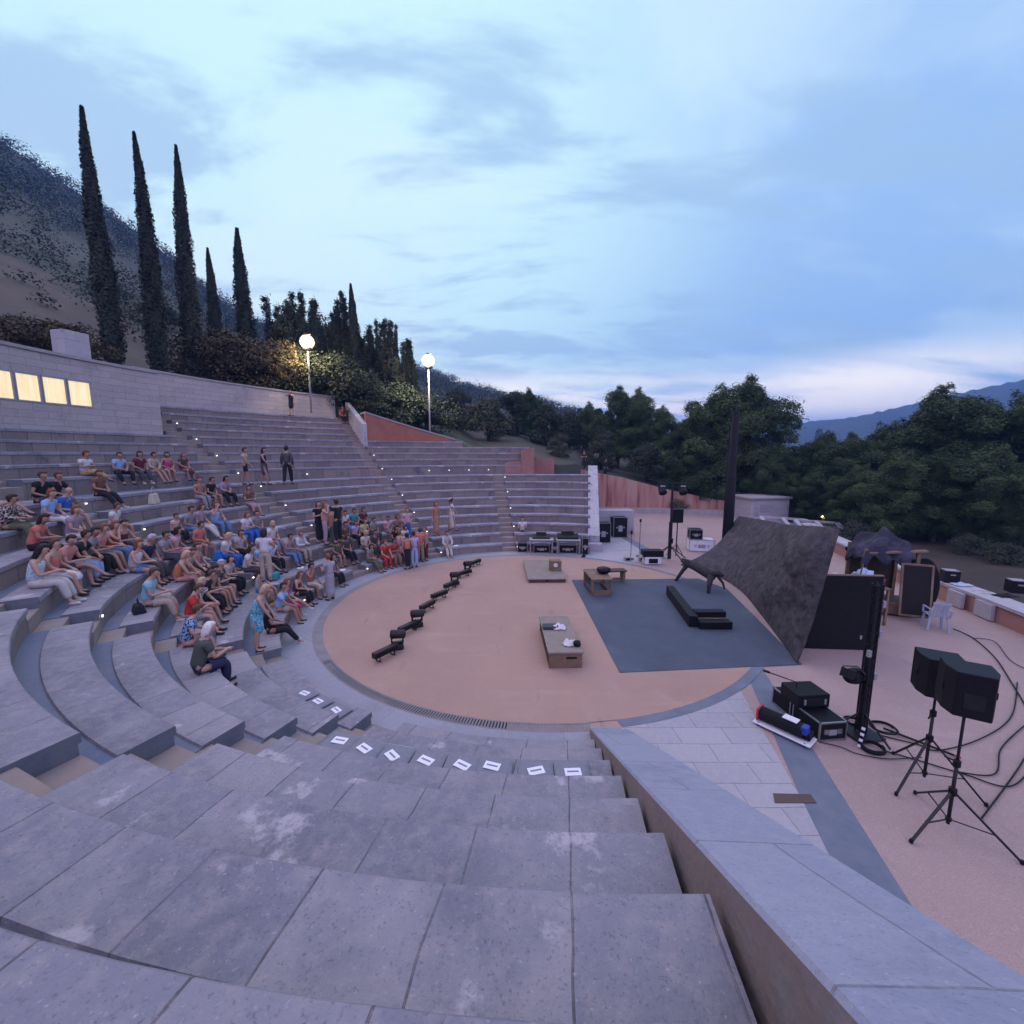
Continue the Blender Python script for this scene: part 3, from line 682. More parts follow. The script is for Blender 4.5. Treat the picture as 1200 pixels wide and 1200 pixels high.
x,y,z=aty(964,607,33); t=thing('path_light','small amber path light glowing among the pines','lamp',(x,y,-.4))
m=MB(); m.tube([(0,0,0),(0,0,z+.3)],.04,8); m.build('post',K['darkmetal'],t); m=MB(); m.lathe([(.05,0),(.13,.08),(.14,.18),(.06,.27)],12,(0,0,z+.28)); m.build('globe',emit('amber_globe',(1,.62,.25),14),t,smooth=True)
# pale lane glimpsed between the trunks
m=MB(); m.sheet([(27,2),(90,-2),(90,7),(30,8)],-.34); struct(m.build('road',mat('pale_gravel_lane',(.42,.42,.45),.9,(.36,.36,.38),1.0)))
# ================= trees
def leafmesh(name,pts,nrm,size,aspect=1.0,jit=.6,seed=0,up=None):
    rng=np.random.default_rng(seed); n=len(pts)
    nv=nrm+rng.normal(0,jit,(n,3)); nv/=np.linalg.norm(nv,axis=1,keepdims=True)+1e-9
    ref=rng.normal(0,1,(n,3)) if up is None else np.array(up)+rng.normal(0,.35,(n,3))
    a=np.cross(nv,ref); a/=np.linalg.norm(a,axis=1,keepdims=True)+1e-9; b=np.cross(nv,a)
    s=(size*rng.uniform(.55,1.25,n))[:,None]
    q=np.empty((n,4,3)); q[:,0]=pts+a*s*.5; q[:,1]=pts+b*s*.5*aspect; q[:,2]=pts-a*s*.5; q[:,3]=pts-b*s*.5*aspect
    me=bpy.data.meshes.new(name); me.vertices.add(4*n); me.vertices.foreach_set('co',q.reshape(-1).astype(np.float32))
    me.loops.add(4*n); me.loops.foreach_set('vertex_index',np.arange(4*n,dtype=np.int32))
    me.polygons.add(n); me.polygons.foreach_set('loop_start',np.arange(0,4*n,4,dtype=np.int32)); me.polygons.foreach_set('loop_total',np.full(n,4,dtype=np.int32))
    me.update(); me.validate(); return me
def leafmat(name,c1,c2,c3=None):
    m=bpy.data.materials.new(name); t,n,l=NT(m); b=n['Principled BSDF']; b.inputs['Roughness'].default_value=.75; b.inputs['Specular IOR Level'].default_value=.2
    tc=new(n,'ShaderNodeTexCoord'); ns=new(n,'ShaderNodeTexNoise'); ns.inputs['Scale'].default_value=1.1; ns.inputs['Detail'].default_value=5; l.new(tc.outputs['Object'],ns.inputs['Vector'])
    oi=new(n,'ShaderNodeObjectInfo'); ad=new(n,'ShaderNodeMath',operation='MULTIPLY_ADD'); l.new(oi.outputs['Random'],ad.inputs[0]); ad.inputs[1].default_value=.3; l.new(ns.outputs[0],ad.inputs[2])
    mr=new(n,'ShaderNodeMapRange'); mr.inputs[1].default_value=.42; mr.inputs[2].default_value=.85; l.new(ad.outputs[0],mr.inputs[0])
    mx=new(n,'ShaderNodeMix',data_type='RGBA'); l.new(mr.outputs[0],mx.inputs[0]); mx.inputs[6].default_value=(*c1,1); mx.inputs[7].default_value=(*c2,1); l.new(mx.outputs[2],b.inputs['Base Color'])
    return m
K['pineleaf']=leafmat('pine_needles',(.022,.042,.016),(.088,.130,.046)); K['darkleaf']=leafmat('dark_evergreen_leaves',(.034,.045,.028),(.062,.076,.045)); K['cypleaf']=leafmat('cypress_foliage',(.022,.029,.022),(.040,.048,.033)); K['dryleaf']=leafmat('dry_olive_scrub',(.055,.045,.024),(.085,.066,.036))
K['bark']=mat('rough_bark',(.075,.055,.042),.95,(.045,.035,.03),6,bump=.6,bsc=20)
def clump_pts(rng,c,rx,rz,n):
    d=rng.normal(0,1,(n,3)); d/=np.linalg.norm(d,axis=1,keepdims=True); d[:,2]=np.where(d[:,2]<-.6,-d[:,2],d[:,2])
    r=rng.uniform(.45,1,n)**.6*np.where(rng.random(n)<.22,rng.uniform(1.0,1.5,n),1.0); p=d*r[:,None]*np.array([rx,rx,rz])+np.array(c); return p,d
def pine(seed,h=10.0,spread=.34,base=.22,nl=16,leaf=.30,dens=1.0,spiky=0.0):
    """returns (trunk MB, crown mesh): a leaning trunk, limbs and tufts of needles at the limb ends"""
    rng=np.random.default_rng(seed); rnd=random.Random(seed)
    tr=MB(); lean=(rnd.uniform(-.6,.6),rnd.uniform(-.6,.6))
    def tp(t): return Vector((lean[0]*t*t*1.2+.25*math.sin(3*t+seed),lean[1]*t*t+.2*math.cos(2.5*t+seed)-.2*math.cos(seed),h*t))
    tr.tube([tp(i/8*.94) for i in range(9)],[.26*(h/10)*(1-.85*i/8)+.02 for i in range(9)],8)
    P=[];N=[]
    for i in range(nl):
        t=base+(.97-base)*(i+.5*rnd.random())/nl; a=i*2.4+rnd.uniform(-.5,.5)
        prof=math.sin(PI*min(1,((t-base)/(1-base))*.80+.26))**.8
        L=h*spread*prof*rnd.uniform(.65,1.15)
        p0=tp(t*.94); up=.25+.5*t; e=p0+Vector((math.cos(a)*L,math.sin(a)*L,L*up*rnd.uniform(.4,1.1)))
        mid=(p0+e)/2+Vector((0,0,-.08*L)); tr.tube([p0,mid,e],[.07*(1-t*.5),.05*(1-t*.5),.02],5)
        nc=4 if L>1.2 else 3
        for j in range(nc):
            f=1-.27*j; c=p0+(e-p0)*f+Vector((rnd.uniform(-.4,.4),rnd.uniform(-.4,.4),rnd.uniform(-.15,.35)))*h/10
            rx=h*.072*rnd.uniform(.7,1.35)*(1.15-.3*t); n=int(950*dens*rnd.uniform(.7,1.2))
            p,d=clump_pts(rng,c,rx,rx*(1.0+spiky),n); P.append(p); N.append(d+np.array([0,0,.25]))
    for j in range(5):      # leading shoots
        c=tp(.93)+Vector((rnd.uniform(-.6,.6),rnd.uniform(-.6,.6),rnd.uniform(-.2,.6)))*h/10; p,d=clump_pts(rng,c,h*.035,h*.08,260); P.append(p); N.append(d+np.array([0,0,.8]))
    return tr,leafmesh('crown',np.concatenate(P),np.concatenate(N),leaf,.42,.8,seed)
def broad(seed,h=7.0,w=5.0,leaf=.17,n=15000,low=.05):
    rng=np.random.default_rng(seed); rnd=random.Random(seed); P=[];N=[]
    tr=MB(); tr.tube([(0,0,0),(.1,0,h*.3),(0,.1,h*.6)],[.2,.16,.06],7)
    k=34
    for i in range(k):
        t=low+(1-low)*rnd.random()**.8; a=rnd.uniform(0,2*PI); rr=w/2*math.sin(PI*min(1,.22+t*.78))**.6*math.sqrt(rnd.random())*.95
        c=(rr*math.cos(a),rr*math.sin(a),h*t*.9); rx=w*.17*rnd.uniform(.6,1.3); p,d=clump_pts(rng,c,rx,rx*.8,n//k); P.append(p); N.append(d+np.array([0,0,.3]))
        if i%4==0: tr.tube([(0,0,h*.25),(c[0]*.5,c[1]*.5,h*(.25+t*.3)),c],[.07,.05,.02],5)
    return tr,leafmesh('crown',np.concatenate(P),np.concatenate(N),leaf,1.2,.7,seed)
def cypress(seed,h=11.0,w=1.3,n=16000,rag=.15):
    rng=np.random.default_rng(seed); tr=MB(); tr.tube([(0,0,0),(0,0,h*.5),(0,0,h*.9)],[.15,.1,.03],7)
    t=rng.uniform(0.02,1,n)**.85; a=rng.uniform(0,2*PI,n)
    prof=np.minimum(1,(t+.03)*6)**.5*(1-t**2.2)**.8
    lump=1+rag*np.sin(a*3+t*23+seed)+rag*np.sin(a*5-t*41)
    r=w/2*prof*lump*rng.uniform(.55,1.08,n)
    wob=.12*np.sin(t*5+seed)
    P=np.stack([r*np.cos(a)+wob,r*np.sin(a),t*h],1); N=np.stack([np.cos(a),np.sin(a),.2+0*a],1)
    return tr,leafmesh('crown',P,N,.24,.33,.5,seed,up=(0,0,1))
def spires(seed):
    """a dense clump of slim ragged pointed spires"""
    rng=np.random.default_rng(seed); rnd=random.Random(seed); tr=MB(); P=[];N=[]
    for k in range(9):
        h=10*(1 if k==0 else rnd.uniform(.42,.93)); w=rnd.uniform(.9,1.5); ox,oy=(0,0) if k==0 else (rnd.uniform(-2.2,2.2),rnd.uniform(-1.2,1.2)); tr.tube([(ox,oy,0),(ox,oy,h*.9)],[.12,.03],6)
        for j in range(26):
            t=.06+.92*j/26+rnd.uniform(-.02,.02); a=rnd.uniform(0,2*PI); L=w*.55*(1-t)**.55*rnd.uniform(.4,1.35)
            n=130; s=rng.random(n); q=np.stack([ox+np.cos(a)*L*s+rng.normal(0,.10,n),oy+np.sin(a)*L*s+rng.normal(0,.10,n),h*t+L*s*1.5+rng.normal(0,.14,n)],1)
            P.append(q); N.append(np.tile([math.cos(a),math.sin(a),.3],(n,1)))
    return tr,leafmesh('crown',np.concatenate(P),np.concatenate(N),.22,.36,.6,seed,up=(0,0,1))
def treeobj(name,label,cat,src,lm,grp=None):
    t=thing(name,label,cat,(0,0,-500),0,grp); tr,me=src; tr.build('trunk',K['bark'],t,smooth=True); o=bpy.data.objects.new('crown',me); C.objects.link(o); o.parent=t; me.materials.append(lm); return t
LIB={}; BASEH={}
def lib(key,fn,name,lm):
    tr,me=fn; b=tr.build('trunk',K['bark'],None,smooth=True); tm=b.data; bpy.data.objects.remove(b); me.materials.append(lm); LIB[key]=(tm,me,name); BASEH[key]=float(max(v.co.z for v in me.vertices))
for i in range(5): lib(('pine',i),pine(11+i*7,10,.30+.03*(i%3),.10+.05*(i%2),25,.165,1.1),'pine_tree',K['pineleaf'])
for i in range(3): lib(('spiky',i),spires(91+i*5),'conifer_tree',K['cypleaf'])
for i in range(3): lib(('broad',i),broad(31+i*3,7,5.2+i*.6),'evergreen_tree',K['darkleaf'])
for i in range(3): lib(('cyp',i),cypress(51+i,11,1.25+.15*i),'cypress_tree',K['cypleaf'])
for i in range(3): lib(('scrub',i),broad(71+i*3,2.4,4.2,.11,9000,.02),'shrub',K['dryleaf'])
for i in range(2): lib(('dark',i),broad(81+i*3,2.6,4.0,.11,9000,.02),'shrub',K['darkleaf'])
_old={'pine':10.3,'spiky':10.3,'broad':7.0,'cyp':11.0,'scrub':2.5,'dark':2.7}
def tree(kind,i,px,py,dep,zb,label,wf=1.0,group=None,rz=None,cat=None):
    """a tree whose tip shows at (px,py), standing dep metres ahead on ground zb"""
    tm,me,name=LIB[(kind,i)]; x,y,zt=aty(px,py,dep); 
    if zb is None:
        az=math.degrees(math.atan2(x-EX,y-EY)); zb=hill_z(az,math.hypot(x-EX,y-EY))
    s=max(.15,(zt-zb)/BASEH[(kind,i)]); t=thing(name,label,cat or {'cypress_tree':'cypress','shrub':'shrub'}.get(name,'tree'),(x,y,zb-.1),rz if rz is not None else (px*1.7)%6.28,group)
    t.scale=(s*wf,s*wf,s)
    for nm,d in (('trunk',tm),('crown',me)): o=bpy.data.objects.new(nm,d); C.objects.link(o); o.parent=t
    return t
G1='cypresses on the slope behind the booth'
for px,py,dep,wf,i,lb in [(96,120,25,.66,0,'tall cypress behind the booth, leftmost and thickest of the row'),(157,150,26,.58,1,'tall cypress behind the booth, second from the left'),(204,165,29,.55,2,'tall dark cypress rising behind the right end of the booth'),(243,288,36,.8,1,'slim cypress on the slope, shorter of the two above the olive scrub'),(278,265,38,1.0,0,'slim cypress on the slope, taller of the two above the olive scrub'),
    (412,330,37,.8,2,'needle thin cypress rising out of the dark conifer clump'),(427,392,37,.6,1,'short thin cypress in front of the conifer clump'),(483,412,39,.75,0,'small cypress just left of the lamp post by the terracotta wall')]:
    tree('cyp',i,px,py,dep,None,lb,wf,G1)
G2='dark conifers behind the top wall'
for px,py,dep,wf,i,lb in [(342,338,38,1.3,0,'bushy dark conifer above the left lamp post, forked top'),(368,345,40,1.2,1,'bushy dark conifer just right of the left lamp post'),(400,338,39,1.0,2,'tall ragged conifer left of the needle thin cypress'),(440,370,38,.8,0,'slim ragged conifer right of the needle thin cypress'),(450,368,40,.9,1,'ragged conifer in the middle of the dark clump'),(464,378,39,.8,2,'ragged conifer at the right edge of the dark clump')]:
    tree('spiky',i,px,py,dep,None,lb,wf,G2)
for px,py,dep,k,i,wf,lb in [(338,352,37,'broad',0,.75,'broad dark tree beside the left lamp post, left half of the dark clump'),(372,362,39,'broad',1,.8,'broad dark tree right of the left lamp post'),(405,372,40,'broad',2,.7,'dark tree filling the clump below the needle thin cypress')]:
    tree(k,i,px,py,dep,None,lb,wf,G2)
for px,py,dep,i,wf,lb in [(352,337,38,1,.9,'ragged conifer tip rising from the broad dark tree by the left lamp post'),(388,362,38,0,.9,'ragged conifer between the broad dark trees'),(432,378,38,2,1.1,'dark conifer left of the middle of the clump'),(457,372,38,0,1.1,'dark conifer right of the middle of the clump'),(472,396,38,1,1.1,'low dark conifer closing the clump near the right lamp post')]:
    tree('spiky',i,px,py,dep,None,lb,wf*1.3,G2)
G3='olive shrubs on the slope'
for px,py,dep,k,i,wf,lb in [(60,368,23,'scrub',0,1.2,'wide brownish shrub behind the booth roof beside the white block'),(15,362,24,'scrub',1,1.2,'brownish shrub behind the left end of the booth roof'),(255,376,31,'scrub',1,1.0,'tall olive scrub bush behind the retaining wall below two slim cypresses'),(285,384,31,'scrub',2,.95,'olive scrub bush behind the retaining wall, right of the two slim cypresses'),(318,392,32,'scrub',0,1.0,'olive scrub bush left of the left lamp post post'),(350,402,33,'dark',0,1.1,'dark bush directly behind the left lamp post post'),(390,405,33,'dark',1,1.1,'dark bush right of the left lamp post post'),(225,408,29,'dark',1,.9,'low dark bush behind the wall by the third cypress'),(432,440,34,'dark',0,1.2,'dark bush behind the white stair parapet'),(465,440,36,'dark',1,1.3,'dark bush above the middle of the terracotta wall'),(500,455,37,'dark',0,1.2,'dark bush behind the right lamp post post'),(30,310,60,'dark',1,1.6,'dark thicket high on the slope at the far left'),(130,330,60,'dark',0,1.6,'dark thicket on the slope between the first two cypresses'),(180,352,52,'dark',0,1.5,'dark thicket on the slope behind the third cypress')]:
    tree(k,i,px,py,dep,None,lb,wf,G3)
G4='trees along the slope beyond the theatre'
for px,py,dep,k,i,wf,lb in [(535,452,46,'broad',0,1.3,'dark round tree just right of the right lamp post post'),(572,462,42,'broad',1,1.4,'dark round tree above the upper seats, second right of the lamp post'),(605,455,52,'broad',2,1.2,'round tree on the far slope with a bare hilltop behind'),(622,452,50,'pine',0,.9,'small pine crowning the far dark slope above the pink end block'),(640,470,46,'broad',0,1.3,'wide grey green tree above the pink end block'),(668,478,50,'broad',1,1.3,'low round tree right of the wide grey green one'),(690,468,54,'pine',2,1.0,'light green young pine left of the twin topped pine'),(727,446,47,'pine',1,1.15,'tall dark pine with twin tops in the middle of the tree line'),(752,450,49,'pine',3,.9,'dark pine leaning against the twin topped one'),(778,470,46,'pine',4,.9,'narrow pine right of the twin topped one'),(795,490,48,'broad',2,1.1,'low tree in the sky gap right of the twin topped pine'),(705,505,42,'broad',0,1.2,'dark low tree above the bare slope'),(760,515,40,'broad',1,1.3,'dark low tree behind the pair of stage lamps'),(655,505,38,'broad',2,1.0,'dark shrubby tree behind the small pink wall')]:
    tree(k,i,px,py,dep,None,lb,wf,G4)
G5='pines behind the plaza'
for px,py,dep,k,i,wf,lb in [(845,446,41,'pine',2,1.25,'large pine left of the dark mast with a rounded top'),(882,430,40,'pine',1,1.05,'tallest pine standing right behind the dark mast'),(815,505,38,'pine',4,1.2,'lower yellowish pine left of the dark mast'),(905,520,36,'pine',0,1.0,'lower pine behind the stone kiosk'),
    (940,519,40,'pine',3,1.3,'rounded pine right of the sky gap with blue mountain'),(972,500,36,'pine',0,1.2,'pine above the amber path light'),(1008,501,34,'pine',1,1.3,'broad pine behind the tarpaulin corner'),(1040,490,38,'pine',2,1.3,'pine behind the dark draped booth'),(1082,479,33,'pine',4,1.25,'broad pine right of the dark draped booth'),(1133,444,31,'pine',3,1.3,'tall pine with a feathery top near the right side'),(1172,462,33,'pine',0,1.35,'pine second from the right edge'),(1215,452,29,'pine',2,1.3,'big pine at the right edge'),(1265,450,30,'pine',1,1.3,'pine just past the right edge'),(1055,525,27,'pine',0,1.25,'nearer low pine above the white plastic chair'),(1110,520,26,'pine',3,1.25,'nearer low pine above the low wall'),(1165,515,25,'pine',1,1.25,'nearer low pine at the right end of the low wall'),(960,545,33,'pine',4,1.3,'low pine bough behind the pale roof frames'),(1010,540,30,'pine',2,1.2,'low dark pine behind the tarpaulin')]:
    tree(k,i,px,py,dep,-.3,lb,wf,G5)
G6='low scrub under the pines'
for px,py,dep,i,wf,lb in [(1000,606,27,0,1.4,'dark low bush behind the draped booth, left one'),(1048,604,29,1,1.4,'dark low bush under the pines above the draped booth'),(1096,612,27,0,1.3,'dark low bush beyond the black box on the low wall'),(1140,622,23,1,1.2,'dark low bush under the feathery topped pine'),(1182,632,21,0,1.2,'dark low bush beyond the right end of the low wall'),(1212,612,25,1,1.4,'dark bush at the right edge under the big pine'),(935,598,36,0,1.3,'dark bush behind the pale roof frames')]:
    tree('dark',i,px,py,dep,-.35,lb,wf,G6)
for px,py,dep,i,lb in [(1128,545,26,3,'slim leaning pine trunk with light gaps beside it, right of the framed board'),(1158,540,27,0,'slim pine in the gap above the low wall'),(1186,548,24,2,'slim pine nearest the right edge, with pale lane behind')]:
    tree('pine',i,px,py,dep,-.35,lb,.8,G5)
tree('cyp',0,914,512,60,-.4,'tiny dark cypress standing in the gap before the blue mountain',.9,None)
# shrubs and thickets far up the hill read as one mass
rng=np.random.default_rng(5); P=[];N=[];Z=[]
for i in range(4200):
    az=rng.uniform(AZ[0][0],28); rho=45+215*rng.random()**.7
    if noise2(rho*math.sin(R_(az))*4,rho*math.cos(R_(az))*4,5)<-.25 and rho<150: continue
    z=hill_z(az,rho); s=rng.uniform(1.0,2.6)*(.7+rho/200)
    p,d=clump_pts(rng,(EX+rho*math.sin(R_(az)),EY+rho*math.cos(R_(az)),z+s*.25),s,s*.8,90); Z.append(np.full(90,.16+rho/260*.55)); P.append(p); N.append(d+np.array([0,0,.4]))
me=leafmesh('hill_scrub',np.concatenate(P),np.concatenate(N),np.concatenate(Z),.8,.6,5); me.materials.append(K['darkleaf'])
o=bpy.data.objects.new('hill_scrub',me); C.objects.link(o); o['kind']='stuff'

# the air: faint even haze round everything
hz=MB(); hz.box((0,100,92),(5100,5200,188)); hb_=hz.build('haze',None); hb_['kind']='stuff'
hm_=bpy.data.materials.new('thin_haze'); t,n,l=NT(hm_); n.remove(n['Principled BSDF']); pv=n.new('ShaderNodeVolumePrincipled'); pv.inputs['Color'].default_value=(.17,.44,1,1); pv.inputs['Density'].default_value=.0006; l.new(pv.outputs[0],n['Material Output'].inputs['Volume']); hb_.data.materials.append(hm_)
# ================= stage, props and technical equipment
def poly_thing(name,pts,z0,z1,mt,label,cat,bevel=0,group=None):
    m=MB(); cx=sum(p[0] for p in pts)/len(pts); cy=sum(p[1] for p in pts)/len(pts)
    m.prism([(p[0]-cx,p[1]-cy) for p in pts],0,z1-z0); o=m.build(name,mt,None,bevel=bevel,loc=(cx,cy,z0)); return tag(o,label,cat,group)
K['mat']=mat('dark_dance_mat',(.068,.086,.118),.7,(.054,.068,.094),1.6,bump=.1,bsc=40,c3=(.09,.108,.14),sc3=.8)
poly_thing('stage_mat',[(1.63,2.56),(1.73,-4.9),(6.3,-4.5),(6.9,-1.4),(7.4,1.4),(6.9,2.75)],.003,.014,K['mat'],'large dark blue grey mat spread over the right half of the pink circle','mat')
def crate_bench(name,label,loc,rz,w,L,h,top,items=None,open_=True):
    t=thing(name,label,'bench',loc,rz)
    m=MB(); m.box((0,L/2,h-.025),(w+.05,L+.05,.05)); m.build('top_board',top,t,bevel=.008)
    m=MB(); m.box((0,.02,(h-.05)/2),(w,.04,h-.052)); m.build('front_panel',K['wood'],t,bevel=.005)
    m=MB(); m.box((0,L-.02,(h-.05)/2),(w,.04,h-.052)); m.build('back_panel',K['wood'],t)
    for s in(-1,1):
        m=MB(); 
        for z in (.05,h-.11): m.box((s*(w/2-.03),L/2,z),(.045,L-.085,.09))
        m.build('side_rail',K['darkwood'],t)
    m=MB(); m.box((w*.18,-.003,h*.62),(w*.32,.012,.05)); m.build('hand_hole',K['black'],t)
    return t
fb=crate_bench('crate_bench','long low wooden crate with grey top board and white cloths, alone on the pink floor',(.48,-4.68,0),R_(2),.8,2.25,.42,K['greytop'])
bA=thing('crate_table','open sided wooden crate table at the far left corner of the dark mat','bench',(2.46,.6,0),R_(4))
m=MB(); m.box((0,.65,.61),(.78,1.36,.05)); m.build('top_board',K['wood'],bA,bevel=.008)
for s in(-1,1):
    for y in(.05,1.25): m=MB(); m.box((s*.34,y,.292),(.08,.08,.584)); m.build('leg',K['wood'],bA)
    m=MB(); m.box((s*.34,.65,.06),(.06,1.1,.09)); m.build('rail',K['darkwood'],bA)
m=MB(); m.box((0,-.01,.12),(.6,.03,.2)); m.build('front_panel',K['wood'],bA)
bB=thing('long_bench','dark brown long wooden bench angled behind the open crate table','bench',(2.2,2.25,0),R_(6))
m=MB(); m.box((.75,0,.47),(1.66,.42,.06)); m.build('seat',K['darkwood'],bB,bevel=.008)
for x in(0.02,.75,1.48):
    for y in(-.15,.15): m=MB(); m.box((x,y,.22),(.09,.07,.438)); m.build('leg',K['wood'],bB)
m=MB(); m.box((.75,0,.12),(1.4,.05,.08)); m.build('stretcher',K['wood'],bB)
m=MB(); m.lathe([(.05,0),(.2,.03),(.27,.12),(.25,.2),(.12,.24)],14); tag(m.build('bowl',K['black'],None,smooth=True,loc=(2.66,1.35,.637)),'round black bowl on the open crate table','bowl')
def cloth(name,mt,loc,sx,sy,h,seed,label,cat):
    rnd=random.Random(seed); V=[];F=[];n=14
    for i in range(n):
        for j in range(n):
            u=i/(n-1)*2-1;v=j/(n-1)*2-1; d=max(abs(u),abs(v))
            z=h*(1-d**2)*(.55+.45*math.sin(u*5+seed)*math.cos(v*4+seed*2))+rnd.uniform(0,.012)+.008
            V.append((u*sx*(1+.12*math.sin(v*4+seed)),v*sy*(1+.15*math.cos(u*5+seed)),max(.008,z)))
    for i in range(n-1):
        for j in range(n-1): F.append((i*n+j,(i+1)*n+j,(i+1)*n+j+1,i*n+j+1))
    m=MB(); m.add(V,F); o=m.build(name,mt,None,smooth=True,loc=loc); s=o.modifiers.new('thickness','SOLIDIFY'); s.thickness=.01; s.offset=1; return tag(o,label,cat)
K['cloth']=mat('white_cotton',(.70,.67,.66),.9,(.6,.58,.57),8)
x,y=at(668,752,.5); cloth('cloth',K['cloth'],(x,y,.424),.17,.12,.16,1,'crumpled white cloth on the near end of the crate bench','cloth')
m=MB(); m.lathe([(.06,0),(.1,.03),(.08,.12),(.03,.14)],10); x,y=at(676,757,.42); tag(m.build('jug',K['black'],None,smooth=True,loc=(x,y,.424)),'small dark jug beside the crumpled white cloth on the crate bench','jug')
x,y=at(655,733,.5); cloth('cloth',K['cloth'],(x,y,.424),.18,.14,.14,2,'white cloth bundle at the far end of the crate bench','cloth')
m=MB(); x,y=at(645,736,.42); m.box((0,0,.04),(.42,.26,.08)); tag(m.build('tray',mat('dark_teal_paint',(.03,.05,.055),.6),None,bevel=.01,loc=(x,y,.424)),'dark teal tray at the far end of the crate bench','tray')
# platform and small box
pt=thing('low_platform','flat square grey topped platform on the pink floor near the far seats','platform',(.6,2.2,0),R_(2))
m=MB(); m.box((0,1.55,.14),(1.55,3.1,.04)); m.build('top_board',K['greytop'],pt,bevel=.006)
for s in(-1,1): m=MB(); m.box((s*.39,.03,.06),(.7,.05,.118)); m.build('front_board',K['darkwood'],pt)
m=MB(); m.box((0,3.05,.06),(1.5,.05,.118)); m.build('back_board',K['darkwood'],pt)
x,y=at(650.5,668,.16); bx=thing('prop_box','small upright brown box with a white disc standing on the grey platform','box',(x,y,.163))
m=MB(); m.box((0,0,.22),(.5,.36,.44)); m.build('body',K['wood'],bx,bevel=.01); m=MB(); m.lathe([(.09,0),(.09,.02)],16,(0,0,0),Matrix.Rotation(PI/2,4,'X')); m.build('disc',K['white'],bx,loc=(0,-.18,.26))
# black trough benches
t=thing('black_bench','low black L shaped bench on the dark mat below the bare branch','bench',(4.46,-2.3,.014))
m=MB(); m.bar((.12,.05,.17),(.5,3.0,.17),.26,.34); m.build('long_side',K['black'],t,bevel=.01)
m=MB(); m.box((.72,.02,.11),(.95,.3,.22)); m.build('front_box',K['black'],t,bevel=.01,); m=MB(); m.box((.74,.42,.19),(.92,.28,.38)); m.build('rear_box',K['black'],t,bevel=.01)
m=MB(); m.box((.72,.22,.2),(.9,.09,.02)); m.build('slat',K['wood'],t)
# bare branch
K['deadwood']=mat('dark_dead_wood',(.045,.038,.04),.9,(.03,.026,.028),6,bump=.8,bsc=14)
def P_(px,py,dep): return Vector(aty(px,py,dep))
t0=P_(815,665,16.4); br_=MB(); rel=lambda *a:P_(*a)-Vector((t0.x,t0.y,0))
br_.tube([rel(799,656,16.9),rel(806,660,16.7),rel(816,664,16.3),rel(826,670,15.9),rel(835,677,15.5)],[.09,.16,.19,.19,.15],8)
br_.tube([rel(833,674,15.6),rel(842,671,15.5),rel(847,675,15.3)],[.15,.13,.06],7)
br_.tube([rel(806,661,16.7),rel(799,670,16.75),rel(791.5,681,16.8)],[.10,.075,.055],7)
br_.tube([rel(833,675,15.5),rel(831,686,15.35),rel(830,696,15.2)],[.13,.085,.05],7)
br_.tube([rel(840,674,15.5),rel(847,683,15.4),rel(849,690,15.2)],[.06,.05,.03],6); br_.tube([rel(812,663,16.4),rel(806,657,16.5),rel(800,655,16.6)],[.05,.03,.012],6)
tag(br_.build('bare_branch',K['deadwood'],None,smooth=True,loc=(t0.x,t0.y,0)),'bare dark forked tree branch standing on thin legs at the back of the mat','branch')
# tarpaulin
def spl(pts,u):
    n=len(pts)-1; s=min(n-1e-6,u*n); i=int(s); f=s-i
    g=lambda k:Vector(pts[max(0,min(n,k))])
    a,b,c,d=g(i-1),g(i),g(i+1),g(i+2); return .5*((2*b)+(c-a)*f+(2*a-5*b+4*c-d)*f*f+(3*b-a-3*c+d)*f**3)
top=[aty(985,621,10.3),aty(957,617,11.3),aty(925,615,15),aty(897,610,18.5),aty(866,605,22)]
mid=[aty(962,697,10.05),aty(932,668,11.3),aty(900,655,14.8),aty(868,648,17.6),aty(838,640,20.6)]
bot=[(6.22,-4.47,.02),(7.15,-1.35,.03),(7.8,1.2,.04),(7.8,3.3,.03),(7.0,4.9,.03)]
V=[];F=[];nu,nv=150,100
for i in range(nu+1):
    u=i/nu
    T,Mi,B=spl(top,u),spl(mid,u),spl(bot,u)
    for j in range(nv+1):
        v=j/nv
        q=T*((1-v)*(1-2*v))+Mi*(4*v*(1-v))+B*(v*(2*v-1))
        rg=lambda a,b,sd:1-abs(noise2(a,b,sd)); w=.24*(rg(q.y*15+q.z*6,q.z*13-q.y*9,3)-.6)+.075*(rg(q.y*34+q.z*22,q.z*40+q.x*12,8)-.6)+.02*(rg(q.y*80-q.z*60,q.z*95+q.y*30,5)-.6)
        amp=min(1,v*5,(1-v)*6,u*14+.25,(1-u)*10+.3)
        V.append(q+Vector((.8,-.3,.3))*w*amp)
for i in range(nu):
    for j in range(nv): F.append((i*(nv+1)+j,i*(nv+1)+j+1,(i+1)*(nv+1)+j+1,(i+1)*(nv+1)+j))
c0=Vector((7.5,0,0)); m=MB(); m.add([p-c0 for p in V],F)
K['tarp']=mat('mottled_dark_tarpaulin',(.046,.042,.048),.9,(.095,.082,.082),2.2,bump=.9,bsc=16,c3=(.035,.033,.04),sc3=5,lo3=.45,hi3=.6,detail=8)
o=m.build('tarpaulin',K['tarp'],None,smooth=True,loc=c0); s=o.modifiers.new('thickness','SOLIDIFY'); s.thickness=.025; tag(o,'large crumpled dark tarpaulin sloping up from the mat like a rock face','tarpaulin')
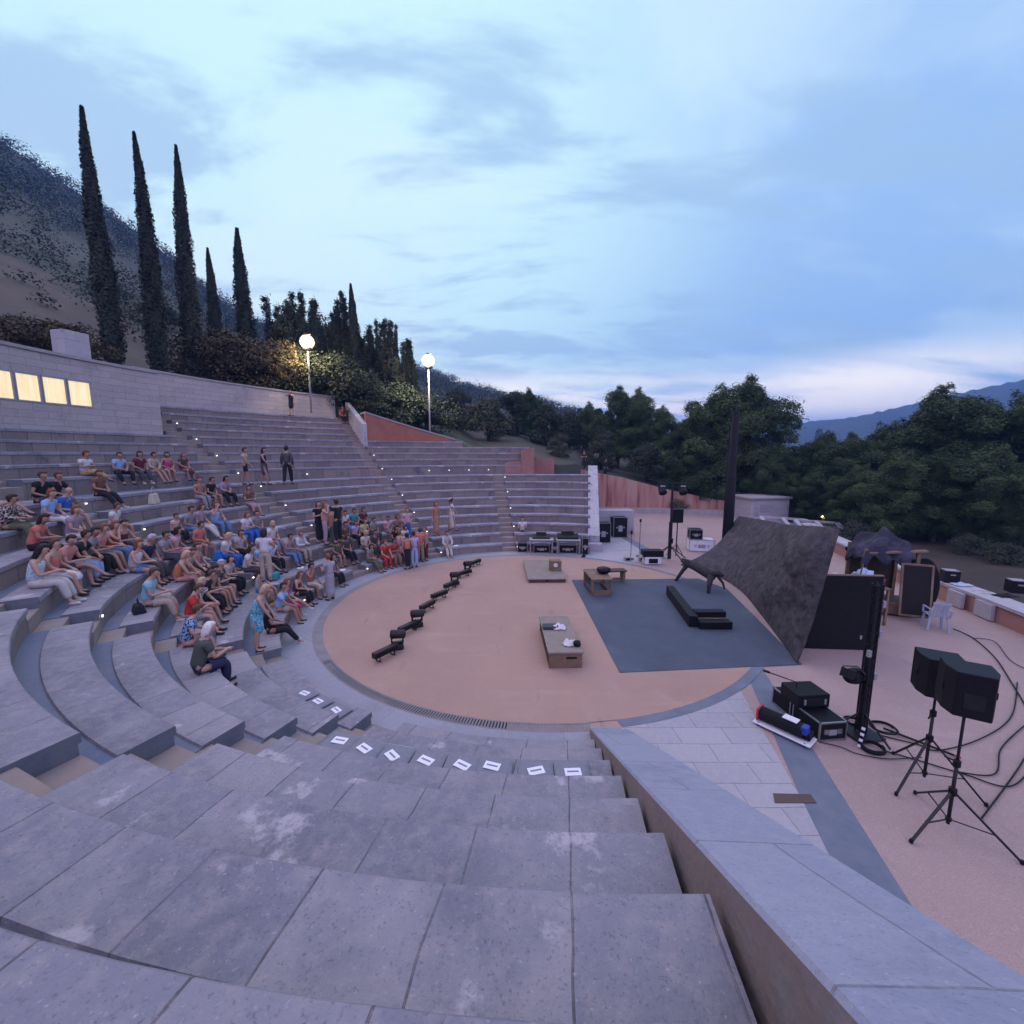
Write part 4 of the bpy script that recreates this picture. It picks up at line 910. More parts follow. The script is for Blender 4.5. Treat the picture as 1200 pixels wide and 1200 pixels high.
# mast
px_,py_,pz_=aty(851,650,21.6); mt=thing('mast','tall thick dark mast rising behind the tarpaulin against the pines','mast',(px_,py_,0))
ztop_=aty(861,482,21.6)[2]
m=MB(); m.tube([(0,0,0),(0,0,ztop_*.55),(0,0,ztop_*.551),(0,0,ztop_)],[.26,.22,.19,.17],12); m.build('pole',K['blackfab'],mt,smooth=True); m=MB(); m.box((0,0,.05),(1,1,.1)); m.build('base_plate',K['darkmetal'],mt)
m=MB(); m.tube([(-.3,-.1,.1),(-.3,-.1,ztop_*.9)],.03,6); m.build('guide_rail',K['darkmetal'],mt)
# black panel
x0,y0=7.0,-3.6; bp=thing('screen_panel','tall flat black screen panel standing at the right end of the tarpaulin','panel',(x0+.85,y0-.05,0),R_(-4))
m=MB(); m.box((0,0,1.0),(1.78,.05,2.0)); m.build('board',K['black'],bp,bevel=.006); m=MB(); m.box((0,0,2.015),(1.78,.09,.025)); m.build('top_rail',K['wood'],bp)
for x,z in((-.62,1.55),(.68,1.5),(.5,.35)): m=MB(); m.box((x,-.03,z),(.05,.01,.10)); m.build('latch',K['steel'],bp)
for s in(-1,1): m=MB(); m.bar((s*.7,.03,1.5),(s*.7,.85,.02),.05); m.bar((s*.7,.05,.03),(s*.7,.85,.03),.05); m.build('brace',K['wood'],bp)
bp2=thing('screen_panel','narrow black panel set back behind the right edge of the tall black panel','panel',(9.1,-2.7,0),R_(-20)); m=MB(); m.box((0,0,.85),(.9,.05,1.7)); m.build('board',K['black'],bp2); m=MB(); m.bar((0,.03,1.2),(0,.6,.02),.05); m.build('brace',K['wood'],bp2)
# draped booth
db=thing('draped_booth','wooden stage booth under a dark draped cloth behind the black panel','booth',(11.3,-.6,0),R_(-18))
for x in(-.6,.75):
    for y in(-.6,.6): m=MB(); m.box((x,y,1.05),(.09,.09,2.1)); m.build('post',K['wood'],db)
m=MB(); m.box((.08,.64,1.2),(1.25,.04,1.4)); m.build('back_panel',K['darkwood'],db); m=MB(); m.box((0,-.66,.24),(2.3,.06,.36)); m.build('front_skirt',K['wood'],db,bevel=.01)
m=MB(); m.box((0,0,.30),(2.2,1.25,.06)); m.build('floor_board',K['darkwood'],db); m=MB(); m.box((.2,-.62,2.06),(1.5,.18,.07),ry=R_(-6)); m.build('lintel',K['wood'],db,bevel=.01)
V=[];F=[];n=28
for i in range(n+1):
    for j in range(n+1):
        u=i/n*2-1; v=j/n*2-1; r=max(abs(u),abs(v))
        z=2.58-.62*r**1.5+.13*math.sin(u*6+1)*math.cos(v*5+.6)-.35*max(0,r-.75)*4*(.6+.4*math.sin((u+v)*9))
        V.append((u*.72+.06*math.sin(v*9),v*.8+.06*math.sin(u*8),z+.13*math.exp(-((u-.35)**2+(v+.1)**2)*6)))
for i in range(n):
    for j in range(n): F.append((i*(n+1)+j,(i+1)*(n+1)+j,(i+1)*(n+1)+j+1,i*(n+1)+j+1))
m=MB(); m.add(V,F); o=m.build('drape',mat('violet_black_drape',(.022,.022,.036),.8,(.065,.062,.10),1.6,bump=.4,bsc=8,lo=.5,hi=.62),db,smooth=True); o.modifiers.new('thickness','SOLIDIFY').thickness=.02
fbp=thing('framed_board','tall dark board in a pale wooden frame leaning on the draped booth','board',(11.55,-1.75,0),R_(-24))
m=MB(); m.box((0,0,.98),(.66,.035,1.5),rx=R_(-7)); m.build('board',mat('brown_black_felt',(.018,.014,.014),.95),fbp)
for s in(-1,1): m=MB(); m.box((s*.36,-.01,.98),(.055,.06,1.62),rx=R_(-7)); m.build('frame_side',K['wood'],fbp)
for z in(.2,1.76): m=MB(); m.box((0,-.01-(.98-z)*.12*-1*0,z),(.66,.05,.055)); m.build('frame_rail',K['wood'],fbp,loc=(0,(z-.98)*.122,0))
rd=thing('round_screen','black oval folding screen propped behind the framed board','screen',(12.0,-1.45,0),R_(-24)); m=MB(); m.lathe([(.74,-.015),(.75,0),(.74,.015)],28,(0,0,0),Matrix.Rotation(PI/2,4,'X')); o=m.build('disc',K['blackfab'],rd,loc=(0,0,1.0)); o.scale=(.55,1,1.2)
m=MB(); m.tube([(.415*math.cos(2*PI*i/32),0,1.0+.91*math.sin(2*PI*i/32)) for i in range(33)],.018,6); m.build('hoop',K['darkmetal'],rd)
# props between the panel and the booth
x,y,_=aty(1000,690,12.6); pb=thing('prop_table','small table of props half hidden behind the black panel','table',(x,y,0)); m=MB(); m.box((0,0,1.12),(1.7,.7,.05)); m.build('tabletop',K['wood'],pb)
for a in(-.8,.8):
    for b in(-.3,.3): m=MB(); m.box((a,b,.545),(.06,.06,1.09)); m.build('leg',K['wood'],pb)
def bundle(name,mt,loc,r,seed,label,cat,sq=(1,1,1)):
    m=MB();V=[];F=[];a,b=14,10
    for j in range(b+1):
        for i in range(a):
            th=PI*j/b;ph=2*PI*i/a; d=Vector((math.sin(th)*math.cos(ph),math.sin(th)*math.sin(ph),math.cos(th)))
            q=r*(1+.22*math.sin(ph*3+seed+th*4)+.16*math.cos(ph*5-th*7+seed)); V.append((d.x*q*sq[0],d.y*q*sq[1],d.z*q*sq[2]+r*sq[2]*.75))
    for j in range(b):
        for i in range(a): F.append((j*a+i,(j+1)*a+i,(j+1)*a+(i+1)%a,j*a+(i+1)%a))
    m.add(V,F); return tag(m.build(name,mt,None,smooth=True,loc=loc),label,cat)
K['ltblue']=mat('pale_blue_cloth',(.30,.42,.62),.9,(.42,.5,.62),5); K['maroon']=mat('maroon_cloth',(.12,.03,.04),.9); K['magenta']=mat('magenta_cloth',(.42,.04,.15),.85)
bundle('clothes_bundle',K['ltblue'],(x+.28,y,1.147),.27,2,'bundle of pale blue clothes on the prop table behind the black panel','clothes'); bundle('clothes_bundle',K['maroon'],(x+.72,y,1.147),.17,5,'small maroon clothes bundle beside the pale blue one','clothes')
bundle('clothes_bundle',K['cloth'],(x-.55,y+.05,1.147),.2,9,'whitish crumpled clothes at the left end of the prop table','clothes')
m=MB(); m.tube([(x-.35,y-.38,.02),(x-.05,y-.31,1.9)],.02,6); m.v=[(a-x,b-y,c) for a,b,c in m.v]; tag(m.build('wooden_pole',K['wood'],None,loc=(x,y,0)),'thin wooden pole leaning on the prop table','pole')
# ---- speakers on tripods
def speaker_stand(px,py,dep,label,hub,rz,grp='speaker tripods'):
    x,y,zt=aty(px,py,dep); t=thing('speaker_stand',label,'speaker stand',(x,y,0),rz,grp)
    m=MB(); m.tube([(0,0,.12),(0,0,hub+.5)],.021,10); m.build('lower_pole',K['darkmetal'],t,smooth=True); m=MB(); m.tube([(0,0,hub+.42),(0,0,zt)],.0165,10); m.build('upper_pole',K['darkmetal'],t,smooth=True)
    m=MB(); m.lathe([(.03,0),(.045,.01),(.045,.1),(.03,.11)],12,(0,0,hub)); m.build('hub',K['black'],t); m=MB(); m.lathe([(.028,0),(.04,.01),(.04,.09),(.028,.1)],12,(0,0,hub+.42)); m.build('clamp',K['black'],t); m=MB(); m.tube([(.03,0,hub+.48),(.17,.03,hub+.44)],.012,6); m.build('knob',K['black'],t)
    m=MB(); m.lathe([(.022,0),(.035,.01),(.035,.05),(.022,.06)],10,(0,0,.16)); m.build('lower_collar',K['black'],t)
    for k in range(3):
        a=2*PI*k/3; e=Vector((math.cos(a),math.sin(a),0)); m=MB(); m.bar(e*.04+Vector((0,0,hub+.03)),e*.66+Vector((0,0,.025)),.03,.022); l=m.build('leg',K['darkmetal'],t)
        f=MB(); f.lathe([(.02,0),(.026,.01),(.02,.05)],8,e*.67); f.build('rubber_foot',K['black'],l)
        m=MB(); m.bar(e*.035+Vector((0,0,.19)),e*.42+Vector((0,0,hub*.42)),.018,.008); m.build('strut',K['darkmetal'],t)
    return (x,y,zt)
def speaker(pos,rz,tilt,w,d,h,label,grp='loudspeakers on tripods'):
    t=thing('loudspeaker',label,'loudspeaker',pos,rz,grp); t.rotation_euler=(0,0,rz)
    f=.72 # rear narrower than front
    m=MB(); P=[(-w/2,-d/2),(w/2,-d/2),(w/2,d*.08),(w/2*f,d/2),(-w/2*f,d/2),(-w/2,d*.08)]
    m.prism(P,.004,h); m.build('cabinet',K['speaker'],t,bevel=.014,seg=2)
    m=MB(); m.box((0,-d/2-.006,h/2),(w*.93,.012,h*.95)); m.build('grille',K['grille'],t,bevel=.004)
    for z in(h*.5,):
        for s in(-1,1): m=MB(); m.box((s*(w/2+.004),-.03,z),(.008,.16,.09)); m.build('handle',K['black'],t,bevel=.003)
    m=MB(); m.box((0,d/2+.004,h*.4),(w*.4,.008,h*.35)); m.build('rear_plate',K['darkmetal'],t)
    m=MB(); m.lathe([(.025,-.06),(.025,.003)],10); m.build('pole_socket',K['black'],t)
K['speaker']=mat('black_speaker_paint',(.006,.006,.008),.5,(.010,.010,.012),30,spec=.22,bump=.08,bsc=90); K['grille']=mat('black_speaker_grille',(.004,.004,.005),.6,(.010,.010,.011),160,detail=0,spec=.2)
pL=speaker_stand(1097,812,6.05,'black tripod under the left of the two loudspeakers',.72,R_(200)); pR=speaker_stand(1131,833,5.2,'black tripod under the right of the two loudspeakers',.55,R_(75))
speaker(pL,R_(150),0,.50,.46,.60,'left black loudspeaker of the pair, partly hidden by the other'); speaker(pR,R_(148),0,.50,.46,.60,'right black loudspeaker of the pair, fully visible in front')
# ---- tall light tower beside the flight cases
lt=thing('light_tower','tall slim black light tower with taped cables right of the flight cases','light tower',(5.62,-7.11,0),R_(10))
m=MB(); 
for a in(-1,1):
    for b in(-1,1): m.tube([(a*.055,b*.055,.03),(a*.055,b*.055,2.86)],.018,6)
for i in range(14):
    z=.1+i*.2; m.bar((-.055,-.055,z),(.055,-.055,z+.1),.012); m.bar((.055,.055,z),(-.055,.055,z+.1),.012); m.bar((-.055,.055,z),(-.055,-.055,z+.1),.012); m.bar((.055,-.055,z),(.055,.055,z+.1),.012)
m.build('truss',K['darkmetal'],lt); m=MB(); m.box((0,0,1.45),(.085,.085,2.75)); m.build('cable_core',K['blackfab'],lt); m=MB(); m.box((0,0,.02),(.55,.5,.04)); m.build('base_plate',K['darkmetal'],lt,bevel=.01)
for z,s in((2.5,1),(1.95,1),(1.6,-1),(1.15,1)): m=MB(); m.box((s*.09,-.06,z),(.06,.05,.12)); m.build('clamp',K['steel'],lt)
for k in range(3):
    a=.6+2.1*k; m=MB(); m.bar((0,0,.45),(.5*math.cos(a),.5*math.sin(a),.04),.025); m.build('stay',K['darkmetal'],lt)
hd=thing('stage_lamp','round black stage lamp clamped low on the light tower','stage lamp',(5.42,-7.05,1.10),R_(30))
m=MB(); m.lathe([(.06,-.16),(.12,-.13),(.14,0),(.145,.12),(.12,.12),(.02,.10)],18,(0,0,0),Matrix.Rotation(R_(100),4,'Y')); m.build('can',K['black'],hd,smooth=False); m=MB(); m.tube([(0,-.17,0),(.0,-.17,.12),(.12,0,.16),(0,.17,.12),(0,.17,0)],.012,6); m.build('yoke',K['darkmetal'],hd); m=MB(); m.box((-.24,0,.12),(.02,.22,.16),ry=R_(25)); m.build('barn_door',K['black'],hd)
# ---- flight cases
def flightcase(name,label,loc,rz,w,d,h,body='black',grp=None,edge=.025,doors=0):
    t=thing(name,label,'case',loc,rz,grp); m=MB(); m.box((0,0,h/2),(w,d,h)); m.build('body',K[body],t)
    m=MB(); e=edge
    for a in(-1,1):
        for b in(-1,1): m.box((a*w/2,b*d/2,h/2),(e,e,h+.01))
        for z in(0.012,h): m.box((0,a*d/2,z),(w+e,e,e)); m.box((a*w/2,0,z),(e,d+e,e))
    m.build('metal_edging',K['metal'],t)
    for s in(-1,1): m=MB(); m.box((s*w*.25,-d/2-.008,h*.5),(.09,.012,.09)); m.build('latch',K['metal'],t)
    m=MB(); m.box((0,-d/2-.006,h*.45),(w*.3,.01,h*.3)); m.build('handle_plate',K['steel'],t)
    return t
flightcase('flight_case','black flight case with silver edges under the smooth black box',(4.93,-6.98,0),R_(6),.52,.62,.34)
ub=thing('amplifier_box','smooth black box stacked on the flight case by the light tower','box',(4.88,-6.62,.36),R_(4)); m=MB(); m.box((0,0,.13),(.62,.5,.26)); m.build('body',K['speaker'],ub,bevel=.012); m=MB(); m.box((0,-.256,.13),(.5,.012,.16)); m.build('front_plate',K['darkmetal'],ub); 
for s in(-1,1): m=MB(); m.box((s*.2,-.27,.13),(.03,.02,.1)); m.build('handle',K['steel'],ub)
st2=flightcase('flight_case','second flight case hidden at the back under the smooth black box',(4.88,-6.33,0),R_(4),.5,.5,.33)
tr_=thing('equipment_trolley','flat trolley loaded with a black roll bag with red end and blue label','trolley',(4.22,-7.08,0),R_(-52))
m=MB(); m.box((0,0,.05),(.95,.36,.03)); m.build('deck',K['white'],tr_,bevel=.008); m=MB(); m.tube([(-.4,0,.20),(.32,0,.20)],[.13,.13],14); m.build('roll_bag',K['blackfab'],tr_,smooth=False); m=MB(); m.box((-.42,0,.20),(.04,.26,.24)); m.build('end_cap',K['red'],tr_,bevel=.01)
m=MB(); m.box((.1,0,.335),(.24,.17,.012)); m.build('white_label',K['white'],tr_); m=MB(); m.box((.34,-.03,.26),(.1,.16,.14)); m.build('blue_label',mat('blue_plastic',(.03,.06,.35),.5),tr_,bevel=.01); m=MB(); m.box((.38,.05,.14),(.1,.22,.12)); m.build('end_pack',K['black'],tr_,bevel=.01)
for a in(-.38,.38):
    for b in(-.14,.14): m=MB(); m.lathe([(.035,-.012),(.035,.012)],10,(a,b,.034),Matrix.Rotation(PI/2,4,'X')); m.build('wheel',K['black'],tr_)
sb=thing('microphone_boom','thin black boom arm poking out over the flight case','boom',(4.65,-6.55,0)); m=MB(); m.tube([(.15,0,.05),(.1,0,.7),(-.35,.15,.82)],.013,6); m.build('arm',K['darkmetal'],sb); m=MB(); m.tube([(-.35,.15,.82),(-.45,.18,.85)],.025,8); m.build('microphone',K['black'],sb)
# striped tape roll, coil and cables
m=MB(); 
for i in range(7): m.lathe([(.028,0),(.028,.045)],10,(0,0,.02+i*.05))
o=m.build('tape_stick',[K['white'],K['black']],None,loc=(5.28,-7.5,0)); 
for p in o.data.polygons: p.material_index=(p.index//12)%2
o.rotation_euler=(R_(-14),R_(20),0); tag(o,'black and white striped marker stick by the flight case','marker')
def coil(loc,r,label,turns=4,seed=0):
    rnd=random.Random(seed); pts=[]
    for i in range(turns*24+1):
        a=2*PI*i/24; q=r*(1+.06*math.sin(a*.37+seed)); pts.append((q*math.cos(a),q*math.sin(a),.02+.014*(i/24)+.006*math.sin(a*3)))
    m=MB(); m.tube(pts,.012,5); tag(m.build('cable_coil',K['cable'],None,smooth=True,loc=loc),label,'cable')
x,y=at(1022,879,0); coil((x,y,0),.17,'round coil of black cable on the floor below the light tower',5,1)
x,y=at(1035,855,0); coil((x,y,0),.2,'loose tangle of black cable at the foot of the light tower',3,4)
x,y=at(1000,848,0); coil((x,y,0),.14,'small tangle of cable beside the flight case',4,7)
def cable(pts,label,r=.011,z=.012):
    P=[Vector((*at(px,py,0),z)) for px,py in pts]; c=P[0].copy(); c.z=0
    Q=[spl([p-c for p in P],i/60) for i in range(61)]; m=MB(); m.tube(Q,r,5); tag(m.build('cable',K['cable'],None,smooth=True,loc=c),label,'cable')
cable([(1117,737),(1140,748),(1165,770),(1185,800),(1215,850)],'black cable running from the white chair past the right loudspeaker',.014)
cable([(1140,748),(1165,752),(1185,775),(1215,790)],'second thin cable curving beside the white chair cable',.009)
cable([(1030,862),(1075,873),(1100,880),(1150,866),(1185,840),(1192,800)],'cable looping from the light tower behind both loudspeakers')
cable([(1120,905),(1165,908),(1172,880),(1190,860),(1215,840)],'cable looping on the floor right of the tripods')
cable([(1035,880),(1080,893),(1130,908),(1185,922),(1215,890)],'long cable running under both tripods to the right edge')
cable([(960,870),(985,876),(1005,884),(1040,890),(1080,888)],'thin cable trailing from the flight case to the tripod',.008)
cable([(1150,960),(1180,920),(1200,890),(1215,860)],'cable at the lower right corner of the plaza')
hb=thing('black_rod','black rod with a red tip lying behind the left tripod','rod',(*at(1060,862,0),0)); a=Vector((*at(1035,855,0),.03)); b=Vector((*at(1118,887,0),.03)); c=Vector((hb.location.x,hb.location.y,0)); m=MB(); m.tube([a-c,b-c],.02,8); m.build('rod',K['black'],hb); m=MB(); m.tube([b-c,b-c+(b-a).normalized()*.08],.021,8); m.build('tip',K['red'],hb)
# drain grate in the paving at the bottom
pts=[at(906,930,0),at(950,931,0),at(957,941,0),at(908,941,0)]; gt=poly_thing('drain_grate',pts,-.002,.006,mat('rusty_grate',(.10,.07,.06),.8),'small rusty drain grate in the pale paving at the lower edge','grate')
# ---- white plastic chair
ch=thing('plastic_chair','whitish plastic garden chair beside the framed board','chair',(11.65,-2.35,0),R_(155))
m=MB(); m.box((0,0,.44),(.44,.42,.03)); m.build('seat',K['chairwhite'],ch,bevel=.012)
for a in(-1,1):
    for b in(-1,1): m=MB(); m.bar((a*.19,b*.18,.43),(a*.24,b*.23,0),.055,.03); m.build('leg',K['chairwhite'],ch)
    m=MB(); m.bar((a*.225,.2,.44),(a*.235,.27,.66),.05,.03); m.bar((a*.235,.28,.66),(a*.235,-.2,.64),.05,.025); m.bar((a*.235,-.2,.64),(a*.225,-.2,.44),.045,.025); m.build('armrest',K['chairwhite'],ch)
m=MB(); 
for i in range(5): m.bar((-.15+i*.075,.21,.46),(-.13+i*.065,.29,.84),.05,.018)
m.bar((-.2,.29,.85),(.2,.29,.85),.03,.07); m.build('backrest',K['chairwhite'],ch)
# ---- boxes on the low wall
for (px,py,w,h,lb) in ((1112,680,.42,.42,'black equipment box standing on the low wall above the white chair'),(1190,692,.42,.4,'dark box standing on the low wall at the right edge')):
    x,y=at(px,py+2,.62); t=thing('equipment_box',lb,'box',(x,y,.623),R_(-20)); m=MB(); m.box((0,0,h/2),(w,.36,h)); m.build('body',K['black'],t,bevel=.01); m=MB(); m.box((0,0,h+.012),(w*.9,.32,.02)); m.build('lid',K['steel'],t); m=MB(); m.box((0,-.185,h*.7),(.14,.012,.04)); m.build('handle',K['steel'],t)
for (px,py,lb,sd) in ((1127,686,'crumpled blue grey cloth on the low wall beside the black box',3),(1178,699,'dark jacket lying on the low wall near the right edge',6)):
    x,y=at(px,py,.62); cloth('jacket',K['blackfab'] if sd==6 else K['ltblue'],(x,y,.622),.28,.16,.10,sd,lb,'jacket')
# ---- winch light stand at the back left of the tarpaulin
ls=thing('lighting_stand','tall black lighting stand with a crossbar beyond the crate table','lighting stand',(6.79,5.78,0)); zt=aty(790,566,20.2)[2]
m=MB(); m.tube([(0,0,.1),(0,0,1.9)],.085,10); m.build('lower_mast',K['darkmetal'],ls); m=MB(); m.tube([(0,0,1.85),(0,0,zt)],.05,10); m.build('upper_mast',K['darkmetal'],ls); m=MB(); m.bar((-.75,0,zt),(.75,0,zt),.05); m.build('crossbar',K['darkmetal'],ls)
for k in range(4):
    a=.4+PI/2*k; m=MB(); m.bar((0,0,.75),(1.05*math.cos(a),1.05*math.sin(a),.03),.035); m.build('leg',K['darkmetal'],ls)
m=MB(); m.box((.0,-.1,1.0),(.16,.16,.24)); m.build('winch',K['black'],ls)
for s,lb in((-1,'stage lamp hanging at the left end of the lighting stand crossbar'),(1,'stage lamp hanging at the right end of the lighting stand crossbar')):
    t=thing('stage_lamp',lb,'stage lamp',(6.79+s*.48,5.78,zt-.03)); m=MB(); m.tube([(-.17,0,-.28),(-.17,0,-.06),(.17,0,-.06),(.17,0,-.28)],.016,6); m.build('yoke',K['darkmetal'],t); m=MB(); m.lathe([(.08,-.28),(.16,-.25),(.18,0),(.19,.16),(.16,.16),(.02,.13)],14,(0,0,-.32),Matrix.Rotation(R_(140),4,'X')); m.build('can',K['black'],t); m=MB(); m.box((0,-.05,-.12),(.22,.02,.05),rx=R_(35)); m.build('reflector_edge',K['white'],t)
sp_=thing('loudspeaker','black loudspeaker on a thin pole behind the lighting stand','loudspeaker',(*aty(792,650,21.2)[:2],0)); zb=aty(790,612,21.2)[2]
m=MB(); m.tube([(0,0,0),(0,0,zb)],.03,8); m.build('pole',K['darkmetal'],sp_); m=MB(); m.box((-.05,0,zb+.34),(.5,.42,.68)); m.build('cabinet',K['speaker'],sp_,bevel=.012); m=MB(); m.box((-.05,-.216,zb+.34),(.45,.012,.62)); m.build('grille',K['grille'],sp_)
for k in range(3): a=1+2*PI*k/3; m=MB(); m.bar((0,0,.6),(.5*math.cos(a),.5*math.sin(a),.02),.025); m.build('leg',K['darkmetal'],sp_)
tb=thing('equipment_cart','black mixer case on a small white cart left of the lighting stand','cart',(5.75,5.2,0)); m=MB(); m.box((0,0,.2),(.75,.5,.34)); m.build('body',K['white'],tb,bevel=.01); m=MB(); m.box((0,-.255,.19),(.42,.012,.22)); m.build('opening',K['black'],tb); m=MB(); m.box((0,0,.52),(.95,.5,.30)); m.build('mixer_case',K['black'],tb,bevel=.015); m=MB(); m.box((-.5,0,.42),(.25,.4,.03)); m.build('side_tray',K['steel'],tb)
for (px,py,pt_,lb) in ((739,655,624,'thin black microphone stand left of the white cart'),(749,652,610,'taller microphone stand with a clip behind the white cart')):
    x,y=at(px,py,0); zt_=aty(px,pt_,y-EY)[2]; t=thing('microphone_stand',lb,'microphone stand',(x,y,0)); m=MB(); m.tube([(0,0,.02),(0,0,zt_)],.014,6); m.build('pole',K['darkmetal'],t); m=MB(); m.lathe([(.16,0),(.16,.02),(.03,.04)],14); m.build('base',K['darkmetal'],t); m=MB(); m.box((0,0,zt_),(.09,.07,.14)); m.build('clip',K['black'],t)
for px,lb in((735,'small white junction box on the floor by the thin microphone stand'),(752,'small white junction box on the floor by the taller microphone stand')):
    x,y=at(px,657,0); t=thing('junction_box',lb,'box',(x,y,0)); m=MB(); m.box((0,0,.1),(.3,.25,.2)); m.build('body',K['steel'],t,bevel=.01); m=MB(); m.box((0,-.13,.1),(.2,.01,.1)); m.build('socket_panel',K['black'],t)
# ---- stacked cases near the far plaza
fc=flightcase('rack_case','lower grey and black rack case of the stack on the far plaza',(9.3,8.1,0),R_(-12),1.25,.8,.62,'white'); flightcase('rack_case','upper black rack case on top of the far plaza stack',(9.0,8.15,.64),R_(-12),.62,.7,.5)
flightcase('rack_case','black rack case with silver edges leaning against the far seats end wall',(4.5,10.3,0),0,.8,.7,1.15); flightcase('rack_case','taller rack case with an olive side right of the black one',(5.85,11.9,0),R_(3),.85,.75,1.25)
pw=poly_thing('white_plinth',[(4.2,12.6),(7.0,12.6),(7.0,13.5),(4.2,13.5)],-.01,1.55,K['whitestone'],'white stone plinth behind the two rack cases','plinth',.02)
bundle('cable_pile',K['blackfab'],(3.3,8.2,0),.32,4,'dark heap of cables beside the black rack case','cables',(1.3,1,.6))
# ---- trestle tables with technicians' gear
def trestle(label,x,y,w,rz,seed):
    t=thing('trestle_table',label,'table',(x,y,0),rz,'trestle tables at the foot of the far seats'); m=MB(); m.box((0,0,.72),(w,.65,.04)); m.build('tabletop',K['steel'],t,bevel=.005)
    for a in(-1,1):
        for b in(-1,1): m=MB(); m.box((a*(w/2-.06),b*.27,.35),(.06,.05,.70)); m.build('leg',K['metal'],t)
        m=MB(); m.box((a*(w/2-.06),0,.2),(.04,.5,.04)); m.build('stretcher',K['metal'],t)
trestle('left grey trestle table at the foot of the far seats',.72,7.45,1.25,R_(-3),1); trestle('right grey trestle table at the foot of the far seats',2.1,7.35,1.25,R_(-3),2)
for x,y,z,w,h,d,lb in((.72,7.6,.743,.9,.12,.4,'black mixing desk on the left trestle table'),(2.1,7.5,.743,1.1,.16,.4,'wide black mixing desk on the right trestle table')):
    t=thing('mixing_desk',lb,'mixing desk',(x,y,z),R_(-3)); m=MB(); m.prism([(-w/2,-d/2),(w/2,-d/2),(w/2,d/2),(-w/2,d/2)],0,[h*.5,h*.5,h*1.6,h*1.6]); m.build('console',K['black'],t,bevel=.008); m=MB(); m.box((0,d*.4,h*1.6+.05),(w*.6,.03,.1)); m.build('meter_bridge',K['darkmetal'],t)
for (x,y,z,w,d,h,lb) in((-.25,7.75,0,.5,.4,.5,'black case on the floor left of the trestle tables'),(1.42,7.5,0,.35,.5,.62,'dark case wedged between the two trestle tables'),(.75,7.6,0,.8,.4,.42,'long black case under the left trestle table'),(2.1,7.5,0,.9,.4,.45,'long black case under the right trestle table'),(2.95,7.25,0,.3,.5,.85,'narrow silver edged case at the right end of the trestle tables')):
    flightcase('equipment_case',lb,(x,y,z),R_(-3),w,d,h)
# ---- row of floor lights across the orchestra
G='floor lights in a slanting row across the orchestra'
def battenlight():
    t=thing('floor_light','x','floor light',(0,0,0),0,G); m=MB(); m.box((0,0,.24),(.92,.2,.19)); m.build('housing',K['bl2'],t,bevel=.02); m=MB(); m.box((0,-.104,.24),(.84,.012,.13)); m.build('lens_panel',K['black'],t)
    for a in(-.28,.28): m=MB(); m.bar((a,-.07,.16),(a,-.1,0),.03); m.bar((a,.07,.16),(a,.1,0),.03); m.bar((a,-.1,.012),(a,.1,.012),.03,.02); m.build('foot_bracket',K['darkmetal'],t)
    return t
def movinghead():
    t=thing('moving_head_light','x','floor light',(0,0,0),0,G); m=MB(); m.box((0,0,.1),(.42,.38,.2)); m.build('base',K['bl2'],t,bevel=.025)
    m=MB(); m.box((0,0,.24),(.34,.16,.06)); m.box((-.2,0,.42),(.05,.14,.38)); m.box((.2,0,.42),(.05,.14,.38)); m.build('yoke',K['black'],t,bevel=.01)
    m=MB(); m.lathe([(.10,-.30),(.15,-.27),(.16,-.05),(.165,.2),(.14,.24),(.12,.22)],16,(0,0,.56),Matrix.Rotation(R_(84),4,'Y')); m.build('head',K['bl2'],t,smooth=False); m=MB(); m.lathe([(.12,0),(.11,.02)],16,(.232,0,.585),Matrix.Rotation(R_(84),4,'Y')); m.build('lens',K['speaker'],t); return t
K['bl2']=mat('scuffed_black_housing',(.010,.008,.008),.5,(.018,.014,.014),9)
A0=battenlight(); B0=movinghead()
ordn=['nearest','second','third','fourth','fifth','sixth','farthest']
for i,(px,py) in enumerate([(452,771),(479,741),(501,715),(515,702),(528,690),(543,676),(557,663)]):
    x,y=at(px,py,0); lb='%s low black floor light in the slanting row%s'%(ordn[i],', by the front edge' if i==0 else ', by the far edge' if i==6 else ' counted from the front')
    if i==0: A0.scale=(.8,)*3; A0.location=(x,y,0); A0.rotation_euler=(0,0,R_(56)); A0['label']=lb
    else: dup(A0,(x,y,0),R_(58+4*((i*7)%5-2)),lb)
for i,(px,py) in enumerate([(466,760),(489,734),(533,685),(548,671)]):
    x,y=at(px,py,0); lb='%s raised moving head lamp in the slanting row of floor lights'%['nearest','second nearest','second farthest','farthest'][i]
    if i==0: B0.scale=(.72,)*3; B0.location=(x,y,0); B0.rotation_euler=(0,0,R_(200)); B0['label']=lb
    else: dup(B0,(x,y,0),R_(200+9*i),lb)
